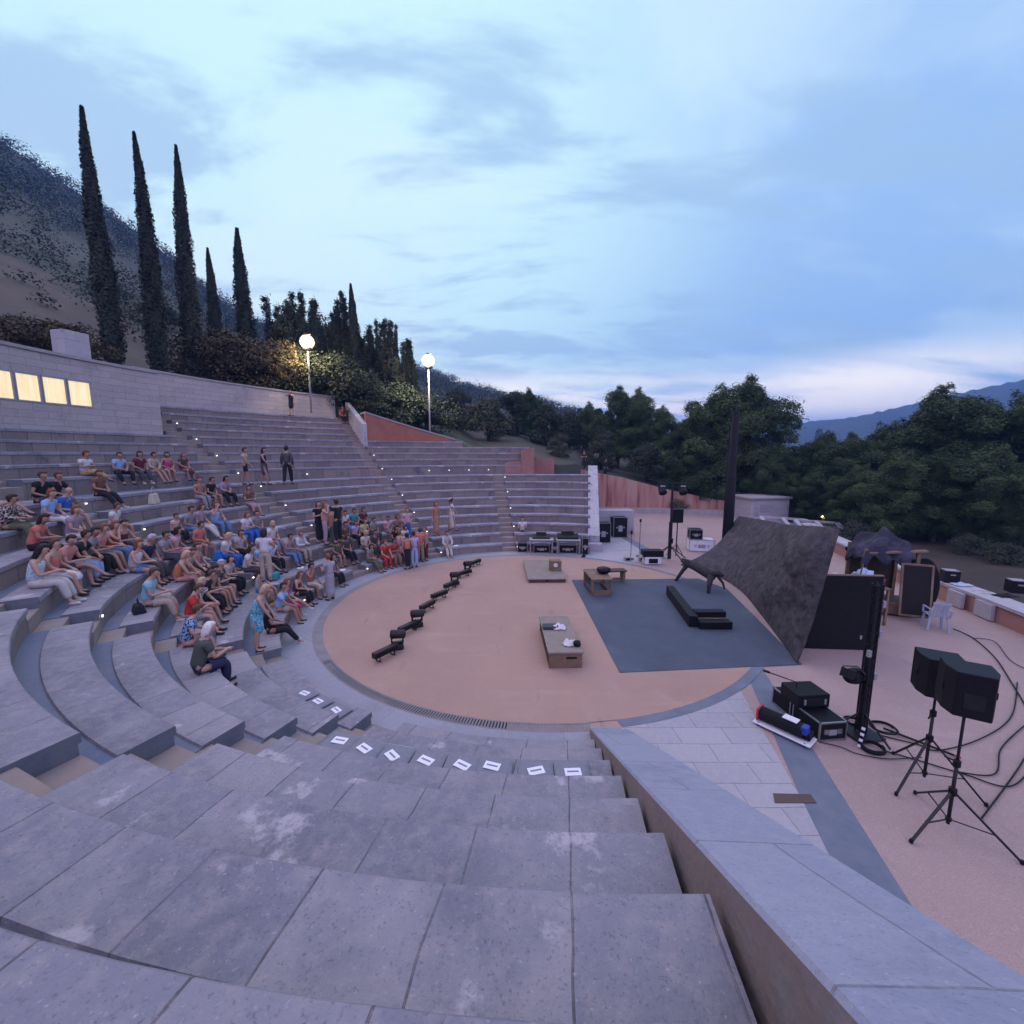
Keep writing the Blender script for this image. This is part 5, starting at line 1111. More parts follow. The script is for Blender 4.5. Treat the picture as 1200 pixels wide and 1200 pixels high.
# ---- seat cushions with printed notices
G='grey seat cushions with white notices'
cu=[(404,862,'leftmost cushion of the near row, beside the stairway'),(433,871,'second cushion from the stairway in the near row'),(467,878,'third cushion from the stairway in the near row'),(504,884,'fourth cushion from the stairway in the near row'),(543,888,'fourth cushion from the end wall in the near row'),(581,891,'third cushion from the end wall in the near row'),(628,893,'second cushion from the end wall in the near row'),(669,893,'cushion nearest the white topped end wall')]
K['cushion']=mat('grey_cushion_fabric',(.19,.20,.225),.9,(.22,.23,.255),14,bump=.25,bsc=60)
V=[];F=[];nc=10
def cushion_mesh():
    m=MB(); n=12
    for s in(1,-1):
        o=len(m.v)
        for i in range(n+1):
            for j in range(n+1):
                u=i/n*2-1;v=j/n*2-1; e=(1-u**6)*(1-v**6); m.v.append((u*.215,v*.21,.04+s*(.028*e**.5+.006*math.sin(u*4)*math.cos(v*3)*e)))
        for i in range(n):
            for j in range(n):
                f=(o+i*(n+1)+j,o+(i+1)*(n+1)+j,o+(i+1)*(n+1)+j+1,o+i*(n+1)+j+1); m.f.append(f if s>0 else f[::-1]); m.uv.append(None)
    return m
cb=cushion_mesh(); cme=None
def put_cushion(x,y,z,rz,lab,plabel,pr,px_off,tilt=0):
    global cme
    if cme is None: o=cb.build('seat_cushion',K['cushion'],None,smooth=True); cme=o.data
    else: o=bpy.data.objects.new('seat_cushion',cme); C.objects.link(o)
    o.location=(x,y,z); o.rotation_euler=(0,0,rz); tag(o,lab,'cushion',G)
    n=thing('notice',plabel,'notice',(x+px_off[0],y+px_off[1],z+.074),rz+pr,'white printed notices lying on cushions')
    m=MB(); m.box((0,0,.001),(.20,.125,.002)); m.build('sheet',K['paper'],n); m=MB(); m.box((0,.004,.0035),(.14,.026,.001)); m.build('printed_line',K['darkprint'],n)
K['darkprint']=mat('dark_grey_print',(.25,.25,.28),.8)
for i,(px,py,lb) in enumerate(cu):
    x,y=at(px,py,1.30); a=math.atan2(y,x); r=max(RK(3)+.23,math.hypot(x,y)); r=RK(3)+.24
    put_cushion(r*math.cos(a),r*math.sin(a),ZK(3)-.008,a+PI/2,lb,'white notice on the '+lb.replace(' of the near row','').replace(' in the near row',''),[.1,-.35,-.55,-.3,-.4,-.2,.3,.05][i],(random.uniform(-.03,.03),random.uniform(-.02,.03)))
for i,(px,py,lb) in enumerate([(361,810,'cushion on the lowest seat left of the near stairway, farthest from it'),(379,818,'cushion on the lowest seat left of the near stairway, middle of three'),(400,828,'cushion on the lowest seat right at the corner of the near stairway')]):
    x,y=at(px,py,.47); a=math.atan2(y,x); r=RK(1)+.30
    put_cushion(r*math.cos(a),r*math.sin(a),ZK(1)-.008,a+PI/2,lb,'white notice on the %s of the cushions left of the near stairway'%['farthest','middle','nearest'][i],.2-.2*i,(0,0))
# ================= the audience
SK={'fair':(.48,.29,.215),'tan':(.38,.21,.145),'deep':(.27,.15,.10)}
COL={'white':(.62,.61,.62),'offwhite':(.55,.51,.46),'cream':(.52,.46,.36),'black':(.014,.014,.017),'navy':(.022,.028,.07),'blue':(.03,.14,.48),'lightblue':(.30,.45,.68),'denim':(.13,.22,.40),'darkdenim':(.045,.06,.11),'teal':(.05,.30,.33),'aqua':(.28,.50,.55),'red':(.50,.045,.03),'coral':(.58,.17,.13),'salmon':(.56,.24,.20),'pink':(.60,.34,.38),'magenta':(.50,.05,.17),'maroon':(.13,.025,.04),'orange':(.55,.20,.08),'khaki':(.46,.33,.13),'beige':(.45,.37,.29),'grey':(.25,.25,.27),'darkgrey':(.07,.07,.08),'green':(.075,.095,.075),'olive':(.13,.13,.07),'lavender':(.42,.36,.58),'mauve':(.36,.26,.32),'yellow':(.55,.48,.20),'brown':(.16,.085,.05),'tanbrown':(.34,.20,.14),'greydress':(.36,.35,.40),'peacock':(.03,.26,.42)}
HC={'black':(.012,.010,.010),'dark':(.028,.017,.012),'brown':(.07,.037,.022),'auburn':(.16,.06,.028),'blond':(.42,.29,.16),'grey':(.33,.32,.32),'white':(.55,.52,.48)}
MC={}
def fab(c,pat=None):
    k=(c,pat)
    if k not in MC:
        a=COL[c]; b=tuple(x*.8 for x in a)
        if pat: b=COL[pat]
        MC[k]=mat('cloth_'+c+('_'+pat if pat else ''),a,.9,b,(26 if pat else 7),bump=.15,bsc=25,lo=.47 if pat else .35,hi=.53 if pat else .65,detail=1 if pat else 4)
    return MC[k]
def skinm(c):
    if ('s',c) not in MC: MC[('s',c)]=mat('skin_'+c,SK[c],.55,tuple(x*.88 for x in SK[c]),9,spec=.3)
    return MC[('s',c)]
def hairm(c):
    if ('h',c) not in MC: MC[('h',c)]=mat('hair_'+c,HC[c],.6,tuple(x*1.5 for x in HC[c]),30,bump=.3,bsc=60,spec=.3)
    return MC[('h',c)]
MC['shoe']=mat('dark_shoe_leather',(.03,.03,.035),.6); MC['shoew']=mat('white_shoe_canvas',(.5,.5,.52),.7); MC['eye']=mat('dark_eye',(.02,.015,.012),.3)
JOBS=[]
def skin_job(V,Ed,material,name,parent,sub=1):
    me=bpy.data.meshes.new(name); me.from_pydata([tuple(v[0]) for v in V],Ed,[])
    o=bpy.data.objects.new(name,me); C.objects.link(o)
    o.modifiers.new('skin','SKIN'); 
    sv=me.skin_vertices[0] if me.skin_vertices else None
    JOBS.append((o,V,sub,material,parent)); return o
def run_jobs():
    vl=bpy.context.view_layer
    for o,V,sub,m_,p_ in JOBS:
        if not o.data.skin_vertices:
            vl.objects.active=o
            with bpy.context.temp_override(object=o,active_object=o): bpy.ops.mesh.customdata_skin_add()
        sv=o.data.skin_vertices[0].data
        for i,v in enumerate(V):
            r=v[1]; sv[i].radius=(r,r) if not isinstance(r,tuple) else r; sv[i].use_root=(i==0)
        md=o.modifiers['skin']; md.use_smooth_shade=True; md.branch_smoothing=.2
        if sub: s=o.modifiers.new('sub','SUBSURF'); s.levels=sub; s.render_levels=sub
    dg=bpy.context.evaluated_depsgraph_get(); dg.update()
    for o,V,sub,m_,p_ in JOBS:
        me=bpy.data.meshes.new_from_object(o.evaluated_get(dg)); me.name=o.name
        old=o.data; o.modifiers.clear(); o.data=me; bpy.data.meshes.remove(old); me.materials.clear(); me.materials.append(m_); o.parent=p_
def head_rot(neck,pitch,yaw):
    M=Matrix.Translation(neck)@Matrix.Rotation(yaw,4,'Z')@Matrix.Rotation(-pitch,4,'X')@Matrix.Translation(-Vector(neck)); return lambda p:M@Vector(p)
def hand(V,E,wi,wr,d,side,curl):
    """palm and five fingers growing from wrist vertex wi"""
    d=d.normalized(); dn=Vector((0,0,-1)); lat=d.cross(dn)
    if lat.length<.1: lat=Vector((1,0,0))
    lat.normalize(); dn=lat.cross(d)*-1 if lat.cross(d).z>0 else lat.cross(d)
    pi_=len(V); V.append((wr+d*.06,(.034))); E.append((wi,pi_))
    for k,L in enumerate((.060,.072,.068,.052)):
        b=wr+d*.085+lat*((k-1.5)*.022); i=len(V); V.append((b,.0095)); E.append((pi_,i))
        V.append((b+d*L*.55+dn*L*curl*.35,.0088)); E.append((i,i+1)); V.append((b+d*L*.8+dn*L*curl,.0078)); E.append((i+1,i+2))
    b=wr+d*.035-lat*side*.036; i=len(V); V.append((b,.011)); E.append((pi_,i)); V.append((b+d*.045-lat*side*.014+dn*.012,.0095)); E.append((i,i+1))
def person(loc,rz,top,tc,sl,bot,bc,hair,hc,arms='lap',legs='down',lean=.3,hp=.25,hy=0,skin='tan',scale=1.0,stand=False,label='',group=None,pat=None,shoes='shoe',seed=0):
    rnd=random.Random(seed); t=thing('person',label,'person',loc,rz,group); t.scale=(scale,)*3
    z0=.90 if stand else .10
    y=lambda k: lean*k
    pel=Vector((0,0,z0)); wa=Vector((0,y(.08)-.005,z0+.15)); chs=Vector((0,y(.22),z0+.32)); up=Vector((0,y(.30),z0+.425)); nk=Vector((0,y(.36)+.012,z0+.51))
    hr=head_rot(nk,hp,hy)
    jaw=hr(nk+Vector((0,.035,.075))); hm=hr(nk+Vector((0,.022,.155))); cr=hr(nk+Vector((0,.005,.225))); nose=hr(nk+Vector((0,.118,.135))); eL=hr(nk+Vector((-.078,.01,.14))); eR=hr(nk+Vector((.078,.01,.14)))
    V=[(pel,(.135,.105)),(wa,(.12,.092)),(chs,(.14,.10)),(up,(.12,.082)),(nk,.05),(jaw,.058),(hm,(.074,.088)),(cr,.062)]
    E=[(0,1),(1,2),(2,3),(3,4),(4,5),(5,6),(6,7)]
    V+=[(nose,.012)]; E+=[(6,8)]; V+=[(eL,.016),(eR,.016)]; E+=[(6,9),(6,10)]
    S=[];El=[];Wr=[]
    for s in(-1,1):
        sh=up+Vector((s*.165,0,.0)); b=up.y
        am=arms
        if arms=='face': am='face' if s>0 else 'lap'
        if arms=='mixed': am='hold' if s>0 else 'lap'
        if stand:
            tb={'lap':((s*.23,b*.5-.03,z0+.17),(s*.22,.06,z0-.06)),'hold':((s*.24,b*.5+.04,z0+.17),(s*.08,.27,z0+.25)),'cross':((s*.24,.09,z0+.19),(-s*.05,.19,z0+.24)),'face':((s*.26,.12,z0+.30),(s*.08,.15,z0+.52)),'hips':((s*.30,-.06,z0+.2),(s*.16,.06,z0+.1)),'swing':((s*.22,s*.12,z0+.18),(s*.21,s*.24+.05,z0-.02)),'knees':((s*.22,.2,z0+.17),(s*.16,.32,z0-.05)),'back':((s*.24,-.14,z0+.17),(s*.1,-.17,z0+.0))}
        else:
            tb={'lap':((s*.235,y(.16)+.06,z0+.175),(s*.09,.29,z0+.09)),'hold':((s*.23,y(.2)+.11,z0+.175),(s*.075,y(.2)+.33,z0+.19)),'cross':((s*.235,y(.2)+.11,z0+.19),(-s*.05,y(.2)+.2,z0+.235)),'face':((s*.20,y(.2)+.2,z0+.25),(s*.06,nk.y+.13,z0+.52)),'knees':((s*.22,y(.25)+.18,z0+.16),(s*.12,.43,z0+.08)),'back':((s*.25,-.13,z0+.18),(s*.22,-.25,z0-.03)),'hips':((s*.27,.0,z0+.2),(s*.15,.2,z0+.08)),'swing':((s*.235,.06,z0+.175),(s*.1,.29,z0+.09))}
        J=lambda q:Vector(q)+Vector((rnd.uniform(-.03,.03),rnd.uniform(-.04,.04),rnd.uniform(-.02,.04)))
        e,w=[J(q) for q in tb[am]]
        i=len(V); V+=[(sh,.052),(e,.040),(w,.028)]; E+=[(3,i),(i,i+1),(i+1,i+2)]
        hand(V,E,i+2,w,(w-e)+Vector((0,0,-.02)),s,.5); S.append(sh);El.append(e);Wr.append(w)
    H=[];Kn=[];An=[];To=[]
    for s in(-1,1):
        hp_=pel+Vector((s*.085,.015 if not stand else 0,-.02))
        if stand:
            st={'down':(0,0),'walk':(s*.18,s*.05)}.get(legs,(0,0))
            k=Vector((s*.095,.02+st[0]*.6,z0-.44)); a=Vector((s*.10,st[0]-.02,.08)); to=a+Vector((s*.02,.16,-.055))
        else:
            k=Vector((s*.10,.43,z0-.02)); a=Vector((s*.105,.45,-.335))
            if legs=='forward': a=Vector((s*.10,.66,-.35)); k=Vector((s*.09,.43,z0-.04))
            if legs=='apart': k=Vector((s*.20,.40,z0-.03)); a=Vector((s*.17,.43,-.335))
            if legs=='cross' and s>0: k=Vector((.03,.44,z0+.075)); a=Vector((-.13,.66,-.10))
            if legs=='tuck': k=Vector((s*.10,.40,z0+.12)); a=Vector((s*.10,.30,-.05)) if False else Vector((s*.10,.50,-.335))
            if legs in('down','apart','forward'): dx=rnd.uniform(-.03,.06)*s; k=k+Vector((dx,rnd.uniform(-.02,.02),0)); a=a+Vector((dx*.6,rnd.uniform(-.09,.10),.0))
            to=a+Vector((s*.02,.15,-.05))
            if legs=='cross' and s>0: to=a+Vector((-.03,.13,-.10))
        i=len(V); V+=[(hp_,.082),(k,.056),((k+a)/2+Vector((0,-.015,.03)),.052),(a,.034),(to,.028)]; E+=[(0,i),(i,i+1),(i+1,i+2),(i+2,i+3),(i+3,i+4)]
        H.append(hp_);Kn.append(k);An.append(a);To.append(to)
    skin_job(V,E,skinm(skin),'body',t)
    # eyes
    for s in((-1,1) if math.hypot(loc[0]-EX,loc[1]-EY)<17 else ()):
        m=MB(); m.lathe([(.001,-.008),(.007,-.005),(.009,0),(.007,.005),(.001,.008)],8); o=m.build('eye',MC['eye'],t,smooth=True); o.location=hr(nk+Vector((s*.031,.093,.160)))
    g=.022
    # top
    tm=fab(tc,pat)
    if top!='none':
        v=[(pel+Vector((0,0,-.015)),(.148+g,.118+g)),(wa,(.130+g,.104+g)),(chs,(.150+g,.112+g)),(up+Vector((0,0,.0)),(.135+g,.098+g)),(nk+Vector((0,-.01,-.045)),.068)]
        e=[(0,1),(1,2),(2,3),(3,4)]
        if top=='strap': v=v[:3]+[(up+Vector((0,0,-.03)),(.125+g,.092+g))]; e=e[:3]
        elif sl!='n':
            for s in(0,1):
                i=len(v); f=.55 if sl=='s' else 1.0; v+=[(S[s],.060+g*.9),(S[s]+(El[s]-S[s])*f,.050+g)]; e+=[(3,i),(i,i+1)]
                if sl=='l': v+=[(El[s]+(Wr[s]-El[s])*.9,.032+g*.7)]; e+=[(i+1,i+2)]
        skin_job(v,e,tm,'dress_top' if bot=='dress' else 'shirt',t)
    # bottom
    bm=fab(bc,pat if bot=='dress' else None)
    if bot in('trousers','shorts'):
        v=[(pel,(.140+g,.112+g)),(wa+Vector((0,0,-.02)),(.118+g,.092+g))]; e=[(0,1)]
        for s in(0,1):
            i=len(v); v+=[(H[s],.084+g),(Kn[s] if bot=='trousers' else H[s]+(Kn[s]-H[s])*.78,.058+g*1.2)]; e+=[(0,i),(i,i+1)]
            if bot=='trousers': v+=[(An[s]+(Kn[s]-An[s])*.12,.045+g)]; e+=[(i+1,i+2)]
        skin_job(v,e,bm,'trousers' if bot=='trousers' else 'shorts',t)
    elif bot in('skirt','dress','longskirt'):
        if stand:
            lo=.42 if bot!='longskirt' else .10
            v=[(wa+Vector((0,0,.0)),(.122+g,.096+g)),(pel,(.15+g,.125+g)),(Vector((0,.02,(z0+lo)/2)),(.165,.15)),(Vector((0,.02,lo)),(.18,.165))]; e=[(0,1),(1,2),(2,3)]
        else:
            v=[(wa+Vector((0,0,.0)),(.122+g,.096+g)),(pel,(.15+g,.115+g)),(Vector((0,.24,z0-.01)),(.185,.098)),(Vector((0,.43,z0-.04)),(.185,.085)),(Vector((0,.50,-.10 if bot!='longskirt' else -.26)),(.165,.06))]; e=[(0,1),(1,2),(2,3),(3,4)]
        skin_job(v,e,bm,'dress_skirt' if bot=='dress' else 'skirt',t)
    for s in(0,1):
        a,to=An[s],To[s]; d=(to-a); dz=Vector((0,-.035,-.045)) if True else 0
        skin_job([(a+Vector((0,-.03,-.045)),.04),((a+to)/2+Vector((0,0,-.02)),.042),(to+Vector((0,.015,0)),.034)],[(0,1),(1,2)],MC[shoes],'shoe',t)
    # hair
    if hair!='bald':
        m=MB(); n1,n2=14,12; Vh=[]
        L={'short':0,'bob':.10,'long':.24,'bun':0,'tail':.0,'cap':0}[hair]
        for j in range(n2+1):
            th=PI*j/n2
            for i in range(n1):
                ph=2*PI*i/n1; dx,dy,dz=math.sin(th)*math.cos(ph),math.sin(th)*math.sin(ph),math.cos(th)
                r=.112+.006*math.sin(ph*5+seed)*math.sin(th*3)
                low=-.15 if hair in('short','bun','tail') else -.5
                face=(dy>.25 and dz<.62) or dz<low
                x_,y_,z_=dx*r*.86,dy*r-.008,dz*r*1.08
                if face and dy>-.1: x_,y_,z_=dx*.055,dy*.055-.02,dz*.06
                elif face: x_,y_,z_=dx*.09,dy*.09-.02,max(dz*r,-.11)
                if L and dy<.25 and dz<0: z_-=L*(-dz)**.7*(1 if dy<.1 else .7); y_-=.015*(-dz)
                Vh.append(hr(nk+Vector((0,.02,.155))+Vector((x_,y_,z_))))
        Fh=[(j*n1+i,(j+1)*n1+i,(j+1)*n1+(i+1)%n1,j*n1+(i+1)%n1) for j in range(n2) for i in range(n1)]
        m.add(Vh,Fh)
        if hair=='bun': 
            c=hr(nk+Vector((0,-.10,.20))); m.lathe([(.005,-.045),(.035,-.03),(.045,0),(.035,.03),(.005,.045)],10,c)
        if hair=='tail':
            c0=hr(nk+Vector((0,-.09,.19))); c1=hr(nk+Vector((0,-.14,.10))); c2=hr(nk+Vector((0,-.11,-.03))); m.tube([c0,c1,c2],[.03,.035,.012],8)
        m.build('hair',hairm(hc),t,smooth=True)
    if hair=='cap': pass
    return t
def RR_(k): return RK(k) if k<10 else RU0+DR*(k-10)
def ZR(k): return ZK(k) if k<10 else ZU0+RISE*(k-10)
def seat_at(px,py):
    if py<565 and 0<px<232: return 10,ang_at(px,RU0+.3,4.5)
    best=None
    for k in range(1,10):
        x,y=at(px,py,ZR(k)+.10); r=math.hypot(x,y); e=abs(r-(RR_(k)+.27))
        if best is None or e<best[0]: best=(e,k,math.degrees(math.atan2(y,x)))
    return best[1],best[2]
AUD='audience seated on the stone rows'
SEATED=[]
def sit(px,py,top,bottom,hair,pose,label,skin='tan',yaw=0,scale=1.0,pat=None,shoes='shoe',hp=.25,hy=0,row=None):
    SEATED.append(dict(px=px,py=py,top=top,bottom=bottom,hair=hair,pose=pose,label=label,skin=skin,yaw=yaw,scale=scale,pat=pat,shoes=shoes,hp=hp,hy=hy,row=row))
# px,py of the hips; top 'kind colour sleeve'; bottom 'kind colour'; hair 'kind colour'; pose 'arms legs lean'
sit(98,560,'shirt white s','trousers khaki','short brown','cross cross .1','man in white shirt and khaki trousers sitting cross armed below the lit windows')
sit(137,562,'shirt lightblue s','trousers black','short brown','lap apart .3','man in pale blue shirt and black trousers, second from left in the top seated row')
sit(162,562,'shirt maroon s','trousers darkgrey','bob black','lap down .3','person in maroon top beside the pale blue shirted man in the top seated row')
sit(176,560,'shirt beige l','shorts beige','short dark','lap forward .35','person in beige shirt and shorts beside the maroon top in the top row')
sit(194,564,'strap magenta n','shorts pink','bob dark','lap down .3','woman in bright pink strap top in the top seated row')
sit(212,563,'shirt black s','skirt maroon','long auburn','lap down .25','woman in black top at the right end of the top seated row',pat='brown')
sit(-1,578,'shirt brown s','trousers black','short brown','lap forward .2','person in black trousers cut off by the left edge')
sit(57,590,'shirt white s','shorts beige','long black','back cross -.1','woman with long black hair in white top leaning back with bare crossed legs','fair',hp=-.1)
sit(104,583,'shirt black s','trousers brown','short brown','knees forward .45','man in black t-shirt with long brown legs stretched over the row in front')
sit(147,583,'shirt black s','trousers darkdenim','short brown','lap down .4','person in black top and dark jeans sitting in front of the pale blue shirted man')
sit(98,603,'shirt blue s','shorts grey','bald none','lap down .35','bald man in bright blue shirt and grey shorts','fair',scale=1.05)
sit(30,615,'shirt beige l','trousers olive','short dark','hold down .4','person in beige and black patterned shirt at the far left',pat='black')
sit(67,628,'shirt mauve s','trousers offwhite','bob auburn','lap down .35','person with auburn bob in mauve top behind the salmon shirts','fair')
sit(38,640,'shirt coral s','trousers black','long dark','hold down .55','dark haired woman in coral top bending over her lap at the far left',hp=.5)
sit(38,683,'shirt aqua n','trousers offwhite','long black','hold down .3','woman with long black hair in aqua top and white trousers, nearest the far left','fair',pat='white',hp=.45)
sit(63,668,'strap coral n','skirt white','short brown','lap down .3','woman in coral strap top with white cloth on her lap','fair')
sit(88,663,'shirt salmon s','shorts darkgrey','short dark','hold cross .5','man in salmon shirt with bare crossed legs and black shoes','fair',hp=.5)
sit(101,650,'shirt salmon s','shorts grey','bob auburn','hold down .4','strawberry blond person in salmon top behind the man with bare crossed legs','fair')
sit(113,646,'strap maroon n','shorts darkgrey','tail dark','hold down .35','woman in maroon strap top with dark ponytail behind the salmon shirts','fair')
sit(133,655,'shirt black s','trousers lightblue','short dark','knees down .6','person in black t-shirt and pale blue jeans leaning far forward',hp=.4)
sit(143,645,'shirt red n','trousers denim','bob auburn','face down .4','woman in red sleeveless top with a hand at her face','fair')
sit(158,648,'shirt grey s','trousers black','short dark','hold down .5','man in grey t-shirt and black trousers left of the navy polo',hp=.4)
sit(170,615,'shirt white s','shorts brown','short brown','lap down .3','boy in white shirt and brown shorts alone in the row above the crowd',scale=.88)
sit(187,660,'shirt navy s','trousers darkgrey','short grey','lap down .5','grey haired man in navy polo leaning forward',hp=.35,scale=1.05)
sit(211,651,'shirt mauve s','trousers darkgrey','short dark','hold down .35','person in mauve top right of the navy polo',pat='grey')
sit(231,646,'shirt pink s','trousers pink','bob black','lap cross .35','black haired woman in pink top and pale pink trousers')
sit(243,637,'shirt coral s','shorts coral','short dark','lap down .3','person in coral shirt just behind the pale pink trousers')
sit(225,622,'shirt orange s','trousers black','short dark','lap down .25','child in orange and white top in the middle of the block',scale=.8,pat='white')
sit(248,616,'shirt mauve s','trousers offwhite','bob brown','lap forward .2','woman in greyish pink blouse and pale trousers below the cream bag','fair')
sit(255,588,'shirt brown s','skirt mauve','bob dark','hold forward .3','dark haired woman in brown top next to the big cream bag')
sit(269,582,'shirt tanbrown s','trousers grey','short brown','lap down .3','person in brown top and grey trousers, left of three on the row above the stair')
sit(283,582,'shirt black s','shorts darkgrey','short dark','lap down .3','person in black top, middle of the three on the row above the stair')
sit(298,580,'shirt mauve l','trousers black','bob black','lap apart .4','woman in mauve blouse and black trousers, right of three above the stair')
sit(270,612,'strap lightblue n','trousers denim','long auburn','face down .2','auburn woman in pale blue strap top and jeans adjusting her hair','fair')
sit(257,618,'shirt grey s','trousers denim','short dark','lap down .35','person in grey t-shirt and jeans left of the auburn woman')
sit(282,622,'shirt white s','trousers blue','bob auburn','hold down .3','person in white blouse and blue trousers right of the auburn woman','fair')
sit(298,620,'shirt grey s','trousers blue','short dark','lap down .3','person in grey shirt and blue trousers in the middle rows')
sit(330,634,'shirt white s','trousers grey','long blond','lap down .3','woman with long light hair in white top right of the standing pair','fair')
sit(332,655,'shirt lightblue s','trousers black','short auburn','lap down .4','person in pale blue and white shirt and black trousers right of the standing beige trousers',pat='white')
sit(299,645,'shirt offwhite s','trousers black','bob brown','lap down .35','woman in patterned white top seated behind the standing beige trousers',pat='grey')
sit(270,651,'shirt white s','trousers blue','bob blond','lap down .35','blond woman in white top beside the bright blue bag','fair')
sit(284,678,'shirt cream s','trousers black','bob dark','hold down .35','dark haired woman in cream patterned blouse and black trousers','fair',pat='grey')
sit(266,697,'shirt black s','trousers black','short brown','hold down .45','man in black t-shirt and black trousers reading in the lower rows','fair',hp=.4)
sit(220,675,'strap orange n','shorts salmon','bob blond','knees down .55','blond woman in orange strap top bending forward','fair',hp=.5)
sit(190,703,'shirt aqua s','trousers beige','short brown','hold down .3','man in aqua t-shirt and beige trousers sitting over a black bag','fair',scale=1.05,hp=.4)
sit(236,692,'shirt tanbrown n','shorts beige','short black','lap down .35','black haired person in brown top behind the red t-shirt','tan',hp=.45)
sit(231,720,'shirt red s','shorts grey','short brown','hold down .4','person in bright red t-shirt and grey shorts near the front','fair',hp=.5)
sit(257,708,'shirt white s','shorts red','bob blond','knees down .45','blond person in checked shirt and red shorts beside the red t-shirt','fair',pat='navy')
sit(224,750,'shirt lightblue s','shorts salmon','short brown','hold down .5','man in pale blue spotted shirt bent forward, second nearest of all','fair',pat='navy',hp=.5)
sit(247,778,'shirt green s','trousers navy','bob white','hold down .45','white haired person in dark green t-shirt seen from behind, nearest of all','fair',hp=.4)
sit(318,737,'shirt black s','trousers black','short dark','lap forward .1','person in black trousers hidden behind the bending woman in blue dress')
sit(315,712,'shirt lightblue s','shorts beige','short dark','knees down .35','man in pale blue shirt and beige shorts on the lowest rows')
sit(330,708,'shirt magenta n','skirt magenta','bob auburn','lap cross .25','woman in magenta dress beside the man in beige shorts','fair')
sit(354,694,'strap maroon n','trousers black','long auburn','lap down .3','woman in dark red strap top and black trousers left of the grey dress','fair')
sit(372,684,'strap tanbrown n','skirt offwhite','tail dark','face down .25','woman with hand raised to her head just left of the grey dress')
sit(373,671,'shirt black s','trousers black','long black','lap down .3','person in black behind the woman with her hand raised')
sit(362,644,'shirt white l','trousers beige','bob auburn','hold down .3','person in white shirt reading a white sheet below the standing group','fair')
sit(358,617,'strap black n','trousers black','bob dark','lap down .25','bare shouldered woman in black left of the standing group','fair')
sit(402,616,'shirt white s','trousers grey','short brown','lap down .3','person in white shirt right of the standing dark group')
sit(415,616,'shirt teal s','trousers darkgrey','short dark','lap apart .3','person in teal top in the rows behind the standing pair')
sit(403,632,'shirt brown s','trousers olive','short dark','lap down .4','person in brown top below the white shirt near the standing group')
sit(412,634,'shirt darkgrey s','shorts beige','bob dark','lap forward .3','person in dark grey top with pale bare legs below the teal top')
sit(422,636,'shirt darkgrey s','trousers darkgrey','short dark','lap down .4','person in dark grey beside the lavender top')
sit(431,629,'shirt lavender s','trousers black','short brown','lap down .3','person in lavender top in the far group')
sit(440,628,'shirt yellow s','trousers black','bob brown','lap down .3','person in yellow top in the far group','fair')
sit(447,628,'shirt grey s','trousers darkgrey','short dark','lap down .3','person in grey top right of the yellow one in the far group')
sit(455,631,'shirt black s','trousers black','long black','lap down .3','person in black with long black hair in the far group')
sit(462,630,'shirt white s','trousers grey','bob dark','lap down .3','person in white top right of the long black hair in the far group')
sit(469,623,'shirt pink s','shorts grey','short black','lap down .2','person in pink top behind the standing pink shirt')
sit(430,656,'shirt olive s','trousers olive','bob dark','lap forward .3','person in patterned olive outfit on the lowest row',pat='grey')
sit(443,650,'shirt red s','trousers red','short auburn','knees down .4','person in red, left one of the red pair on the lowest row','fair')
sit(452,648,'shirt red s','trousers tanbrown','short dark','hold down .4','person in red top, right one of the red pair on the lowest row')
sit(462,645,'shirt grey s','trousers darkgrey','short grey','lap down .3','person in grey shirt right of the red pair','fair')
sit(521,638,'shirt offwhite l','trousers offwhite','short dark','knees forward .35','person all in off white sitting alone near the far stairway','fair')
sit(262,667,'shirt white s','trousers darkgrey','bob dark','lap down .4','dark haired woman in white top in front of the black t-shirt reader','fair')
sit(205,672,'shirt grey n','shorts beige','bob brown','knees down .5','woman in sleeveless grey top between the aqua t-shirt and the orange top','fair',hp=.4)
sit(120,668,'shirt white n','shorts denim','long auburn','hold down .35','auburn woman in white sleeveless top next to the pale blue jeans','fair',hp=.4)
sit(250,690,'shirt darkgrey s','shorts darkgrey','short grey','hold down .4','grey haired man in dark grey t-shirt beside the black t-shirt reader','fair')
sit(316,660,'shirt lightblue s','skirt white','bob blond','lap cross .3','blond woman in pale blue top and white skirt behind the turquoise bag','fair')
sit(345,648,'shirt mauve s','trousers denim','short dark','hold down .35','person in mauve top and jeans left of the white shirted reader')
sit(378,645,'shirt darkgrey s','trousers black','bob brown','lap down .35','person in dark grey seated just below the standing group')
sit(392,648,'shirt olive s','shorts darkgrey','short dark','lap down .4','person in olive top seated below the standing group','tan')
sit(425,618,'shirt white s','trousers denim','short dark','lap down .3','person in white top and jeans right of the teal top in the far group')
sit(436,616,'shirt maroon s','trousers black','bob dark','lap down .3','person in maroon top in the upper line of the far group')
sit(450,616,'shirt tanbrown s','trousers grey','bob brown','lap down .3','person in tan top in the upper line of the far group')
sit(459,617,'shirt lightblue s','trousers grey','short dark','lap down .3','person in pale blue top at the right of the upper line of the far group')
sit(436,642,'shirt offwhite s','shorts olive','bob blond','lap down .3','light haired person in off white behind the red pair','fair')
sit(476,640,'shirt darkgrey s','trousers black','short grey','lap down .3','grey haired person in dark grey hidden behind the long black skirt','fair')
sit(78,606,'shirt lightblue s','trousers white','bob auburn','lap forward .3','person in pale blue top and white trousers left of the bald man','fair')
sit(238,668,'shirt salmon n','trousers black','tail brown','lap down .4','woman in sleeveless salmon top with brown ponytail right of the orange top','fair')
sit(300,690,'strap white n','shorts denim','long brown','lap down .3','woman in white strap top and denim shorts behind the bending blue dress','fair')
